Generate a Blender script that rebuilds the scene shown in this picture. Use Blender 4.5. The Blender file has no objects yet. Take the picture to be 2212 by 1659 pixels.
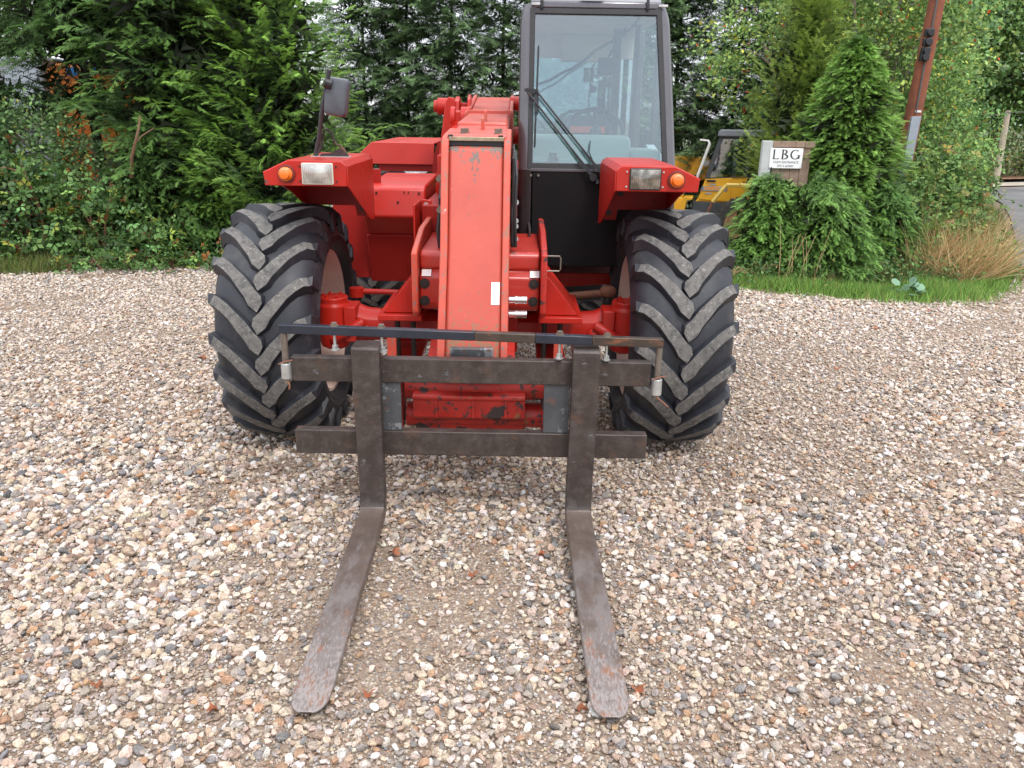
import bpy, bmesh, math, random
import numpy as np
from mathutils import Vector, Matrix
R = math.radians
random.seed(7); rng = np.random.default_rng(11)
scene = bpy.context.scene
COL = scene.collection

# ------------------------------------------------------------------ camera
cam_d = bpy.data.cameras.new('camera'); cam = bpy.data.objects.new('camera', cam_d); COL.objects.link(cam)
scene.camera = cam
PITCH, ROLL = R(18.6), R(0.95)
cam_d.sensor_width = 36; cam_d.lens = 36 * 1720 / 2212
cam_d.clip_start = 0.05; cam_d.clip_end = 2000
_f = Vector((0, math.cos(PITCH), -math.sin(PITCH))); _u = Vector((0, math.sin(PITCH), math.cos(PITCH))); _r = Vector((1, 0, 0))
_rr = math.cos(ROLL) * _r + math.sin(ROLL) * _u; _uu = -math.sin(ROLL) * _r + math.cos(ROLL) * _u
cam.matrix_world = Matrix(((_rr.x, _uu.x, -_f.x, 0), (_rr.y, _uu.y, -_f.y, 0), (_rr.z, _uu.z, -_f.z, 1.68), (0, 0, 0, 1)))

# ------------------------------------------------------------------ world, sun, exposure
SUN_EL, SUN_AZ = R(55), R(155)      # azimuth clockwise from +Y
world = bpy.data.worlds.new('World'); scene.world = world; world.use_nodes = True
nt = world.node_tree; nt.nodes.clear()
wo = nt.nodes.new('ShaderNodeOutputWorld'); bg = nt.nodes.new('ShaderNodeBackground'); bg.inputs[1].default_value = 0.1
sky = nt.nodes.new('ShaderNodeTexSky'); sky.sky_type = 'NISHITA'; sky.sun_disc = False
sky.sun_elevation = SUN_EL; sky.sun_rotation = SUN_AZ
tc = nt.nodes.new('ShaderNodeTexCoord'); mp = nt.nodes.new('ShaderNodeMapping'); mp.inputs['Scale'].default_value = (1, 1, 2.5)
no = nt.nodes.new('ShaderNodeTexNoise'); no.inputs['Scale'].default_value = 2.2; no.inputs['Detail'].default_value = 7
cr = nt.nodes.new('ShaderNodeValToRGB'); cr.color_ramp.elements[0].position = .32; cr.color_ramp.elements[1].position = .56
cr.color_ramp.elements[0].color = (.55, .55, .55, 1)
mx = nt.nodes.new('ShaderNodeMix'); mx.data_type = 'RGBA'; mx.inputs['B'].default_value = (10.8, 11.1, 11.8, 1)
L = nt.links.new
L(tc.outputs['Generated'], mp.inputs[0]); L(mp.outputs[0], no.inputs['Vector']); L(no.outputs['Fac'], cr.inputs[0])
sz = nt.nodes.new('ShaderNodeSeparateXYZ'); gr = nt.nodes.new('ShaderNodeMapRange'); gr.inputs[1].default_value = 0; gr.inputs[2].default_value = .8; gr.inputs[3].default_value = .72; gr.inputs[4].default_value = 1.5
vs = nt.nodes.new('ShaderNodeVectorMath'); vs.operation = 'SCALE'; L(tc.outputs['Generated'], sz.inputs[0]); L(sz.outputs[2], gr.inputs[0])
L(cr.outputs[0], mx.inputs['Factor']); L(sky.outputs[0], mx.inputs['A']); L(mx.outputs['Result'], vs.inputs[0]); L(gr.outputs[0], vs.inputs['Scale']); L(vs.outputs[0], bg.inputs[0]); L(bg.outputs[0], wo.inputs[0])
sun_d = bpy.data.lights.new('sun', 'SUN'); sun_d.energy = 1.4; sun_d.angle = R(14); sun_d.color = (1, .96, .9)
sun = bpy.data.objects.new('sun', sun_d); COL.objects.link(sun)
sv = Vector((math.sin(SUN_AZ) * math.cos(SUN_EL), math.cos(SUN_AZ) * math.cos(SUN_EL), math.sin(SUN_EL)))
sun.rotation_euler = sv.to_track_quat('Z', 'Y').to_euler()
scene.view_settings.view_transform = 'Standard'; scene.view_settings.look = 'None'
scene.view_settings.exposure = 0.6; scene.view_settings.gamma = 1
scene.cycles.max_bounces = 8; scene.cycles.transparent_max_bounces = 24

# ------------------------------------------------------------------ materials
MATS = {}
def srgb(c): return tuple(c) + (1,)
def mat(name, col, rough=.5, metal=0., var=.12, vscale=6., bump=0., bscale=60., coat=0., layers=(), emit=None, spec=.5, rvar=.1):
    """layers: (colour, scale, threshold, softness, stretch xyz, zmask (lo, hi) or None, rough)"""
    if name in MATS: return MATS[name]
    m = bpy.data.materials.new(name); m.use_nodes = True; n = m.node_tree; P = n.nodes['Principled BSDF']; K = n.links.new
    P.inputs['Roughness'].default_value = rough; P.inputs['Metallic'].default_value = metal; P.inputs['Coat Weight'].default_value = coat
    P.inputs['Specular IOR Level'].default_value = spec; P.inputs['Coat Roughness'].default_value = .12
    t = n.nodes.new('ShaderNodeTexCoord')
    no = n.nodes.new('ShaderNodeTexNoise'); no.inputs['Scale'].default_value = vscale; no.inputs['Detail'].default_value = 8; no.inputs['Roughness'].default_value = .65
    K(t.outputs['Object'], no.inputs['Vector'])
    mr = n.nodes.new('ShaderNodeMapRange'); mr.inputs[1].default_value = .3; mr.inputs[2].default_value = .7; mr.inputs[3].default_value = 1 - var; mr.inputs[4].default_value = 1 + var
    K(no.outputs['Fac'], mr.inputs[0])
    vm = n.nodes.new('ShaderNodeVectorMath'); vm.operation = 'SCALE'; vm.inputs[0].default_value = col
    K(mr.outputs[0], vm.inputs['Scale']); last = vm.outputs[0]
    rr = n.nodes.new('ShaderNodeMapRange'); rr.inputs[1].default_value = .3; rr.inputs[2].default_value = .7; rr.inputs[3].default_value = max(rough - rvar, .03); rr.inputs[4].default_value = min(rough + rvar, 1)
    K(no.outputs['Fac'], rr.inputs[0]); rlast = rr.outputs[0]
    for k, (c, sc, th, soft, st, zm, lr) in enumerate(layers):
        mp = n.nodes.new('ShaderNodeMapping'); mp.inputs['Scale'].default_value = st; mp.inputs['Location'].default_value = (k * 3.1, k * 1.7, k * 2.3)
        K(t.outputs['Object'], mp.inputs[0])
        w = n.nodes.new('ShaderNodeTexNoise'); w.inputs['Scale'].default_value = sc; w.inputs['Detail'].default_value = 10; w.inputs['Roughness'].default_value = .68
        K(mp.outputs[0], w.inputs['Vector']); src = w.outputs['Fac']
        if zm:
            sx = n.nodes.new('ShaderNodeSeparateXYZ'); K(t.outputs['Object'], sx.inputs[0])
            z = n.nodes.new('ShaderNodeMapRange'); z.inputs[1].default_value = zm[0]; z.inputs[2].default_value = zm[1]; z.inputs[3].default_value = .14; z.inputs[4].default_value = -.14
            K(sx.outputs[zm[2] if len(zm) > 2 else 2], z.inputs[0]); ad = n.nodes.new('ShaderNodeMath'); ad.operation = 'ADD'; K(src, ad.inputs[0]); K(z.outputs[0], ad.inputs[1]); src = ad.outputs[0]
        f = n.nodes.new('ShaderNodeMapRange'); f.inputs[1].default_value = th; f.inputs[2].default_value = th + soft; K(src, f.inputs[0])
        mxx = n.nodes.new('ShaderNodeMix'); mxx.data_type = 'RGBA'; mxx.inputs['B'].default_value = srgb(c)
        K(f.outputs[0], mxx.inputs['Factor']); K(last, mxx.inputs['A']); last = mxx.outputs['Result']
        mf = n.nodes.new('ShaderNodeMix'); K(f.outputs[0], mf.inputs['Factor']); K(rlast, mf.inputs['A']); mf.inputs['B'].default_value = lr; rlast = mf.outputs['Result']
    K(last, P.inputs['Base Color']); K(rlast, P.inputs['Roughness'])
    if bump:
        b = n.nodes.new('ShaderNodeBump'); b.inputs['Strength'].default_value = bump; b.inputs['Distance'].default_value = .004
        bn = n.nodes.new('ShaderNodeTexNoise'); bn.inputs['Scale'].default_value = bscale; bn.inputs['Detail'].default_value = 6
        K(t.outputs['Object'], bn.inputs['Vector']); K(bn.outputs['Fac'], b.inputs['Height']); K(b.outputs[0], P.inputs['Normal'])
    if emit: P.inputs['Emission Color'].default_value = srgb(emit); P.inputs['Emission Strength'].default_value = 1
    MATS[name] = m; return m

S1 = (1, 1, 1)
RUST, STEEL, DARKM = (.19, .085, .045), (.16, .15, .15), (.06, .045, .04)
red = mat('red_paint', (.42, .016, .008), .40, var=.12, vscale=3, coat=.08, bump=.06, bscale=25, spec=.35,
          layers=(((.36, .022, .016), 5, .52, .2, S1, None, .55), ((.10, .06, .05), 26, .65, .02, S1, None, .6), ((.44, .05, .036), 9, .58, .2, (1, 1, .3), None, .5), ((.22, .10, .07), 45, .70, .02, S1, None, .6)))
red_face = mat('faded_red_boom_paint', (.48, .074, .048), .42, var=.10, vscale=4, coat=.1, bump=.05, bscale=20, spec=.45,
          layers=(((.49, .10, .078), 2.6, .50, .25, S1, None, .45), ((.17, .10, .085), 13, .63, .010, (1, 1, .45), None, .6), ((.13, .09, .08), 40, .665, .01, (1, 1, .8), None, .6),
                  ((.27, .14, .08), 58, .60, .03, S1, (.74, 1.05), .65), ((.62, .5, .46), 75, .69, .02, S1, None, .6), ((.16, .12, .10), 22, .60, .02, (1, 1, .5), (1.57, 1.40), .5)))
red_top = mat('faded_red_boom_top_paint', (.48, .074, .050), .38, var=.12, vscale=4, coat=.15, bump=.05, bscale=20, spec=.45,
          layers=(((.52, .12, .10), 2.6, .48, .25, S1, None, .45), ((.17, .10, .085), 18, .66, .02, S1, None, .6)))
red_worn = mat('worn_red_edge_paint', (.50, .07, .04), .48, var=.18, vscale=14,
          layers=(((.27, .13, .08), 16, .54, .10, (2.2, 2.2, .5), None, .6), ((.16, .14, .13), 26, .58, .05, (2.5, 2.5, .6), None, .5), ((.50, .48, .45), 18, .66, .03, S1, None, .4)))
red_chip = mat('chipped_red_paint', (.42, .022, .014), .48, var=.16, vscale=8, bump=.12, bscale=30,
          layers=(((.045, .028, .025), 8, .55, .015, (1, 1, 1.2), None, .6), ((.05, .03, .028), 26, .585, .02, S1, None, .6), ((.26, .08, .03), 13, .60, .05, S1, None, .6)))
red_dark = mat('shaded_red_paint', (.30, .013, .009), .5, var=.12, vscale=3, spec=.3, layers=(((.12, .014, .012), 9, .60, .1, S1, None, .6),))  # darker copy of the red: shade of recesses and undersides put into the colour
steel = mat('weathered_fork_steel', (.056, .043, .038), .42, .3, var=.28, vscale=9, bump=.3, bscale=120,
          layers=(((.082, .067, .060), 22, .48, .16, S1, None, .5), ((.11, .060, .040), 9, .58, .14, S1, None, .7), ((.14, .145, .15), 34, .63, .05, (.5, 1, 1), None, .45), ((.36, .31, .23), 55, .72, .012, S1, None, .7)))
tine_m = mat('worn_tine_steel', (.115, .084, .070), .42, .25, var=.22, vscale=10, bump=.35, bscale=150,
          layers=(((.17, .145, .135), 22, .48, .16, (1, .35, 1), (-1.0, .1, 1), .42), ((.24, .105, .055), 24, .54, .14, (1, .5, 1), (-1.4, -.3, 1), .6), ((.26, .225, .21), 130, .55, .10, (1, .3, 1), (-1.25, -.4, 1), .40), ((.25, .085, .035), 7, .60, .16, (1, 1, 1), (-1.28, -.8, 1), .65)))
grey_plate = mat('scuffed_grey_paint', (.07, .072, .078), .5, .2, var=.25, bump=.2, bscale=70, layers=(((.20, .21, .22), 24, .54, .05, (1, 1, .6), None, .45), ((.13, .07, .05), 12, .58, .06, S1, None, .65)))
bar_black = mat('blue_black_bar_paint', (.018, .022, .034), .35, var=.2, bump=.1, layers=(((.20, .16, .13), 12, .66, .04, (.3, 1, 1), None, .5),))
bar_rust = mat('bare_bar_steel', (.075, .058, .047), .42, .5, var=.2, vscale=20, layers=(((.24, .10, .05), 12, .56, .08, (.3, 1, 1), None, .6),))
galv = mat('galvanised_metal', (.50, .51, .50), .38, .7, var=.15, vscale=25, layers=(((.4, .28, .18), 20, .68, .08, S1, None, .6),))
chrome = mat('bright_steel', (.72, .72, .72), .16, 1, var=.05)
bolt_m = mat('dull_bolt_steel', (.20, .17, .14), .45, .6, var=.25, vscale=40)
dark_bolt = mat('blackened_bolt', (.035, .028, .025), .5, .3, var=.2)
rust_m = mat('rusty_steel', (.23, .10, .06), .75, .1, var=.25, vscale=20, bump=.3, bscale=60)
black = mat('black_plastic', (.018, .019, .022), .42, var=.12)
rubber_seal = mat('black_rubber_seal', (.02, .02, .022), .6)
mirror_m = mat('dusty_black_mirror_shell', (.075, .08, .095), .42, var=.2, vscale=10, bump=.08)
cabpaint = mat('brown_grey_cab_paint', (.028, .020, .022), .36, .2, var=.10, vscale=3, coat=.5, bump=.03)
cabpillar = mat('metallic_grey_cab_pillar', (.105, .10, .11), .32, .5, var=.08, coat=.5)
cabpanel = mat('matt_dark_front_panel', (.0075, .0065, .0072), .6, var=.3, vscale=3, spec=.2, layers=(((.018, .012, .012), 4, .56, .2, S1, None, .5),))
dash_m = mat('pale_green_grey_dashboard', (.50, .60, .53), .6, var=.05)
liner = mat('beige_headlining', (.42, .38, .32), .8)
dark_in = mat('dark_cab_interior', (.03, .032, .038), .6)
seat_m = mat('grey_seat_fabric', (.05, .055, .065), .85)
orange_fab = mat('orange_reflective_strip', (.75, .12, .02), .5)
rubber = mat('tyre_rubber', (.023, .0245, .031), .52, var=.30, vscale=9, bump=.12, bscale=60, spec=.45,
          layers=(((.085, .085, .09), 11, .58, .2, S1, None, .7), ((.10, .095, .09), 3.5, .54, .25, S1, None, .85), ((.30, .29, .27), 55, .72, .02, S1, None, .9)))
lugface = mat('dusty_worn_tread_rubber', (.135, .128, .12), .85, var=.3, vscale=34, bump=.5, bscale=90, spec=.3,
          layers=(((.075, .073, .072), 30, .50, .14, S1, None, .9), ((.24, .225, .205), 60, .56, .08, S1, None, .9), ((.40, .34, .27), 34, .69, .03, S1, None, .9)))
rim_m = mat('faded_cream_rim_paint', (.66, .50, .42), .45, var=.1, layers=(((.3, .16, .1), 14, .64, .08, S1, None, .6),))
amber = mat('amber_indicator_lens', (.85, .17, .008), .15, coat=.8)
white_lbl = mat('white_sticker', (.78, .78, .76), .5, layers=(((.4, .33, .3), 40, .66, .04, S1, None, .6),))
yellow = mat('yellow_paint', (.78, .40, .02), .4, var=.1, coat=.2, layers=(((.3, .14, .05), 14, .70, .05, S1, None, .7),))
yellow_pale = mat('faded_yellow_guard', (.80, .58, .14), .5, var=.1)
ygrey = mat('slate_grey_cab_paint', (.19, .205, .23), .45, var=.08)
ygrey_dark = mat('charcoal_chassis_paint', (.06, .065, .07), .6, var=.2)
old_tyre = mat('old_grey_tyre', (.07, .07, .068), .8, var=.3, vscale=14, bump=.3)
old_rim = mat('rusted_tan_rim', (.42, .25, .13), .7, var=.2, layers=(((.26, .09, .03), 7, .50, .12, S1, None, .8),))
silver_lbl = mat('silver_sticker', (.42, .45, .48), .4, .3)
white_p = mat('white_painted_metal', (.72, .72, .70), .45, layers=(((.32, .15, .08), 18, .62, .06, S1, None, .7),))
pole_m = mat('red_brown_creosoted_pole', (.20, .062, .030), .8, var=.35, vscale=7, bump=.5, bscale=30, layers=(((.33, .17, .10), 9, .56, .15, (2, 2, .15), None, .85), ((.06, .03, .02), 14, .62, .1, (3, 3, .12), None, .85)))
guard_m = mat('grey_blue_pole_guard', (.30, .34, .39), .5, .2, var=.12, layers=(((.45, .47, .5), 6, .6, .1, (1, 1, .3), None, .5),))
green_m = mat('green_painted_guard', (.13, .19, .15), .6, var=.15)
plank_m = mat('weathered_plank', (.27, .19, .14), .85, var=.25, vscale=7, bump=.3, layers=(((.15, .09, .06), 10, .58, .12, (4, 4, .4), None, .9),))
post_m = mat('grey_sign_post', (.44, .46, .45), .8, var=.1, layers=(((.3, .3, .27), 10, .6, .1, S1, None, .8),))
sign_m = mat('white_sign_face', (.80, .80, .80), .35, var=.02)
ink = mat('black_sign_ink', (.012, .02, .022), .5)
red_sign = mat('red_sign_paint', (.52, .04, .03), .4)
bark = mat('grey_brown_bark', (.10, .075, .055), .9, var=.35, vscale=9, bump=.6, bscale=30)
bark_pale = mat('pale_grey_bark', (.25, .21, .17), .9, var=.3, vscale=9, bump=.5, bscale=30)
bark_dark = mat('dark_conifer_bark', (.035, .026, .02), .9, var=.3, vscale=9, bump=.5)
farpole_m = mat('pale_weathered_pole', (.42, .36, .27), .85, var=.15)
wire_m = mat('grey_cable', (.08, .08, .08), .6)
digger_m = mat('orange_digger_paint', (.72, .20, .02), .45, var=.1)
car_m = mat('silver_white_car_paint', (.62, .64, .66), .3, coat=.6, var=.02)
asph = mat('asphalt', (.15, .145, .145), .9, var=.35, vscale=1.1, bump=.5, bscale=150, layers=(((.16, .15, .14), 60, .60, .05, S1, None, .95),))
curb = mat('pale_road_edge', (.45, .40, .33), .9, var=.2, vscale=8)
leaf_dead = mat('dead_leaf', (.26, .085, .035), .7, var=.3, vscale=30)

def glassmat(name, tint, refl, rough=.02):
    m = bpy.data.materials.new(name); m.use_nodes = True; n = m.node_tree; n.nodes.clear()
    o = n.nodes.new('ShaderNodeOutputMaterial'); t = n.nodes.new('ShaderNodeBsdfTransparent'); t.inputs[0].default_value = srgb(tint)
    g = n.nodes.new('ShaderNodeBsdfGlossy'); g.inputs['Roughness'].default_value = rough; g.inputs[0].default_value = (.86, .93, 1, 1)
    mx = n.nodes.new('ShaderNodeMixShader'); fr = n.nodes.new('ShaderNodeFresnel'); fr.inputs[0].default_value = 1.5
    ad = n.nodes.new('ShaderNodeMath'); ad.operation = 'ADD'; ad.inputs[1].default_value = refl
    n.links.new(fr.outputs[0], ad.inputs[0]); n.links.new(ad.outputs[0], mx.inputs[0])
    n.links.new(t.outputs[0], mx.inputs[1]); n.links.new(g.outputs[0], mx.inputs[2]); n.links.new(mx.outputs[0], o.inputs[0])
    MATS[name] = m; return m
glass = glassmat('cab_glass', (.75, .85, .85), .085)
glass2 = glassmat('side_glass', (.7, .85, .85), .34)

def lensmat():
    m = bpy.data.materials.new('ribbed_headlight_glass'); m.use_nodes = True; n = m.node_tree; P = n.nodes['Principled BSDF']
    P.inputs['Roughness'].default_value = .12; P.inputs['Metallic'].default_value = .55; P.inputs['Coat Weight'].default_value = 1
    t = n.nodes.new('ShaderNodeTexCoord'); no = n.nodes.new('ShaderNodeTexNoise'); no.inputs['Scale'].default_value = 14; no.inputs['Detail'].default_value = 5
    no.inputs['Scale'].default_value = 22; no.inputs['Distortion'].default_value = .3; rp = n.nodes.new('ShaderNodeValToRGB'); rp.color_ramp.elements[0].position = .42; rp.color_ramp.elements[0].color = (.44, .43, .40, 1); rp.color_ramp.elements[1].position = .58; rp.color_ramp.elements[1].color = (.62, .61, .57, 1)
    w = n.nodes.new('ShaderNodeTexWave'); w.inputs['Scale'].default_value = 36; w.bands_direction = 'X'
    b = n.nodes.new('ShaderNodeBump'); b.inputs['Strength'].default_value = .6; b.inputs['Distance'].default_value = .004
    k = n.links.new; k(t.outputs['Object'], no.inputs['Vector']); k(t.outputs['Object'], w.inputs['Vector']); k(no.outputs['Fac'], rp.inputs[0]); k(rp.outputs[0], P.inputs['Base Color'])
    k(w.outputs['Fac'], b.inputs['Height']); k(b.outputs[0], P.inputs['Normal']); return m
lens = lensmat(); lens_dirty = lens.copy(); lens_dirty.name = 'dirty_headlight_glass'
for e_, c_ in zip([n for n in lens_dirty.node_tree.nodes if n.type == 'VALTORGB'][0].color_ramp.elements, ((.13, .12, .10, 1), (.36, .33, .28, 1))): e_.color = c_

def attrmat(name, attr, kind='GEOMETRY', rough=.6, trans=.25, noise=0, bump=0.):
    m = bpy.data.materials.new(name); m.use_nodes = True; n = m.node_tree; P = n.nodes['Principled BSDF']; P.inputs['Roughness'].default_value = rough
    P.inputs['Specular IOR Level'].default_value = .35
    a = n.nodes.new('ShaderNodeAttribute'); a.attribute_name = attr; a.attribute_type = kind; last = a.outputs['Color']; k = n.links.new
    t = n.nodes.new('ShaderNodeTexCoord')
    if noise:
        no = n.nodes.new('ShaderNodeTexNoise'); no.inputs['Scale'].default_value = noise; no.inputs['Detail'].default_value = 6; k(t.outputs['Object'], no.inputs['Vector'])
        mr = n.nodes.new('ShaderNodeMapRange'); mr.inputs[1].default_value = .3; mr.inputs[2].default_value = .7; mr.inputs[3].default_value = .68; mr.inputs[4].default_value = 1.3
        k(no.outputs['Fac'], mr.inputs[0]); v = n.nodes.new('ShaderNodeVectorMath'); v.operation = 'SCALE'; k(last, v.inputs[0]); k(mr.outputs[0], v.inputs['Scale']); last = v.outputs[0]
        if bump:
            b = n.nodes.new('ShaderNodeBump'); b.inputs['Strength'].default_value = bump; b.inputs['Distance'].default_value = .1; k(no.outputs['Fac'], b.inputs['Height']); k(b.outputs[0], P.inputs['Normal'])
    k(last, P.inputs['Base Color'])
    if trans:
        tr = n.nodes.new('ShaderNodeBsdfTranslucent'); k(last, tr.inputs[0]); mx = n.nodes.new('ShaderNodeMixShader'); mx.inputs[0].default_value = trans
        k(P.outputs[0], mx.inputs[1]); k(tr.outputs[0], mx.inputs[2]); k(mx.outputs[0], n.nodes['Material Output'].inputs[0])
    return m
leafm = attrmat('foliage_green', 'tint', rough=.55, trans=.28)
grassm = attrmat('grass_blades', 'tint', rough=.6, trans=.3)
stonem = attrmat('flint_pebble', 'tint', 'INSTANCER', rough=.62, trans=0, noise=2.6, bump=.5)

# ------------------------------------------------------------------ object helpers
ORG = {}
def tag(o, label=None, cat=None, group=None, kind=None):
    for k, v in (('label', label), ('category', cat), ('group', group), ('kind', kind)):
        if v: o[k] = v
    return o
def thing(name, label, cat, loc, group=None):
    o = bpy.data.objects.new(name, None); o.location = loc; COL.objects.link(o); ORG[o] = Vector(loc); o.empty_display_size = .1
    return tag(o, label, cat, group)

class B:
    def __init__(s): s.v = []; s.f = []; s.m = []; s.s = []
    def add(s, vs, fs, mi=0, smooth=False):
        o = len(s.v); s.v += [tuple(p) for p in vs]
        for f in fs: s.f.append([i + o for i in f]); s.m.append(mi); s.s.append(smooth)
        return s
    def box(s, x0, x1, y0, y1, z0, z1, mi=0):
        return s.add([(x, y, z) for z in (z0, z1) for y in (y0, y1) for x in (x0, x1)], [(0, 2, 3, 1), (4, 5, 7, 6), (0, 1, 5, 4), (2, 6, 7, 3), (0, 4, 6, 2), (1, 3, 7, 5)], mi)
    def prism(s, pts, ax, a, b, mi=0):
        """pts: 2D outline; ax 'x': (y,z), 'y': (x,z), 'z': (x,y)"""
        def P(p, t): return {'x': (t, p[0], p[1]), 'y': (p[0], t, p[1]), 'z': (p[0], p[1], t)}[ax]
        n = len(pts)
        return s.add([P(p, a) for p in pts] + [P(p, b) for p in pts], [list(range(n)), list(range(2 * n - 1, n - 1, -1))] + [(i, (i + 1) % n, n + (i + 1) % n, n + i) for i in range(n)], mi)
    def rings(s, rings, mi=0, smooth=True, cap=True, close=False):
        n = len(rings[0]); o = len(s.v); m = len(rings)
        for r_ in rings: s.v += [tuple(p) for p in r_]
        for k in range(m - (0 if close else 1)):
            k2 = (k + 1) % m
            for i in range(n):
                j = (i + 1) % n; s.f.append([o + k * n + i, o + k * n + j, o + k2 * n + j, o + k2 * n + i]); s.m.append(mi); s.s.append(smooth)
        if cap and not close:
            s.f.append([o + i for i in range(n)]); s.f.append([o + (m - 1) * n + i for i in range(n)]); s.m += [mi, mi]; s.s += [False, False]
        return s
    def tube(s, pts, r, n=8, mi=0, smooth=True, r2=None):
        pts = [Vector(p) for p in pts]; rr = []; up = None
        for i, p in enumerate(pts):
            d = (pts[min(i + 1, len(pts) - 1)] - pts[max(i - 1, 0)]).normalized()
            if up is None: up = d.orthogonal().normalized()
            up = (up - d * up.dot(d)).normalized(); w = d.cross(up); t = i / max(len(pts) - 1, 1)
            q = r if r2 is None else r + (r2 - r) * t
            rr.append([p + (up * math.cos(a) + w * math.sin(a)) * q for a in [2 * math.pi * k / n for k in range(n)]])
        return s.rings(rr, mi, smooth)
    def cyl(s, a, b, r, n=16, mi=0, r2=None): return s.tube([a, b], r, n, mi, True, r2)
    def hexbolt(s, p, d, r, h, mi=0):
        p = Vector(p); d = Vector(d).normalized(); s.tube([p, p + d * h], r, 6, mi, False); s.tube([p - d * .002, p + d * h * .25], r * 1.35, 12, mi); return s
    def lathe(s, prof, c, n=48, mi=0, smooth=True):
        """profile [(x, r)] round the X axis through c"""
        rr = [[(c[0] + x, c[1] - r_ * math.cos(a), c[2] + r_ * math.sin(a)) for x, r_ in prof] for a in [2 * math.pi * k / n for k in range(n)]]
        m = len(prof); o = len(s.v)
        for q in rr: s.v += q
        for k in range(n):
            k2 = (k + 1) % n
            for i in range(m - 1): s.f.append([o + k * m + i, o + k * m + i + 1, o + k2 * m + i + 1, o + k2 * m + i]); s.m.append(mi); s.s.append(smooth)
        return s
    def ball(s, c, r, n=10, mi=0, sc=(1, 1, 1)):
        rr = []
        for k in range(n + 1):
            t = math.pi * k / n; q = max(math.sin(t), .01)
            rr.append([(c[0] + r * sc[0] * q * math.cos(a), c[1] + r * sc[1] * q * math.sin(a), c[2] + r * sc[2] * math.cos(t)) for a in [2 * math.pi * j / (n * 2) for j in range(n * 2)]])
        return s.rings(rr, mi)
    def build(s, name, mats, parent=None, bevel=0., label=None, seg=2):
        me = bpy.data.meshes.new(name); org = Vector((0, 0, 0)); p = parent
        if parent is not None: org = ORG[parent]
        me.from_pydata([tuple(Vector(v) - org) for v in s.v], [], s.f)
        for m in (mats if isinstance(mats, (list, tuple)) else [mats]): me.materials.append(m)
        me.polygons.foreach_set('material_index', s.m); me.polygons.foreach_set('use_smooth', s.s)
        bm = bmesh.new(); bm.from_mesh(me); bmesh.ops.recalc_face_normals(bm, faces=bm.faces); bm.to_mesh(me); bm.free()
        me.set_sharp_from_angle(angle=R(42))
        o = bpy.data.objects.new(name, me); COL.objects.link(o)
        if parent is not None: o.parent = parent
        ORG[o] = org
        if bevel:
            b = o.modifiers.new('bevel', 'BEVEL'); b.width = bevel; b.segments = seg; b.limit_method = 'ANGLE'; b.angle_limit = R(35)
        if label: o['label'] = label
        return o
def text(name, body, loc, size, m, parent, ext=.0015, ax='LEFT', sx=1., offset=0.):
    c = bpy.data.curves.new(name, 'FONT'); c.body = body; c.size = size; c.extrude = ext; c.align_x = ax; c.offset = offset
    c.materials.append(m); o = bpy.data.objects.new(name, c); COL.objects.link(o); o.rotation_euler = (R(90), 0, 0); o.scale = (sx, 1, 1)
    bpy.context.view_layer.update(); me = bpy.data.meshes.new_from_object(o.evaluated_get(bpy.context.evaluated_depsgraph_get())); bpy.data.objects.remove(o)
    o = bpy.data.objects.new(name, me); COL.objects.link(o); o.rotation_euler = (R(90), 0, 0); o.scale = (sx, 1, 1)
    o.parent = parent; o.location = Vector(loc) - ORG[parent]; ORG[o] = ORG[parent]; return o
def copy_tree(o, parent=None, dx=None):
    c = o.copy(); COL.objects.link(c)
    if parent is not None: c.parent = parent
    for ch in [q for q in bpy.data.objects if q.parent == o]: copy_tree(ch, c)
    return c

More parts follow.
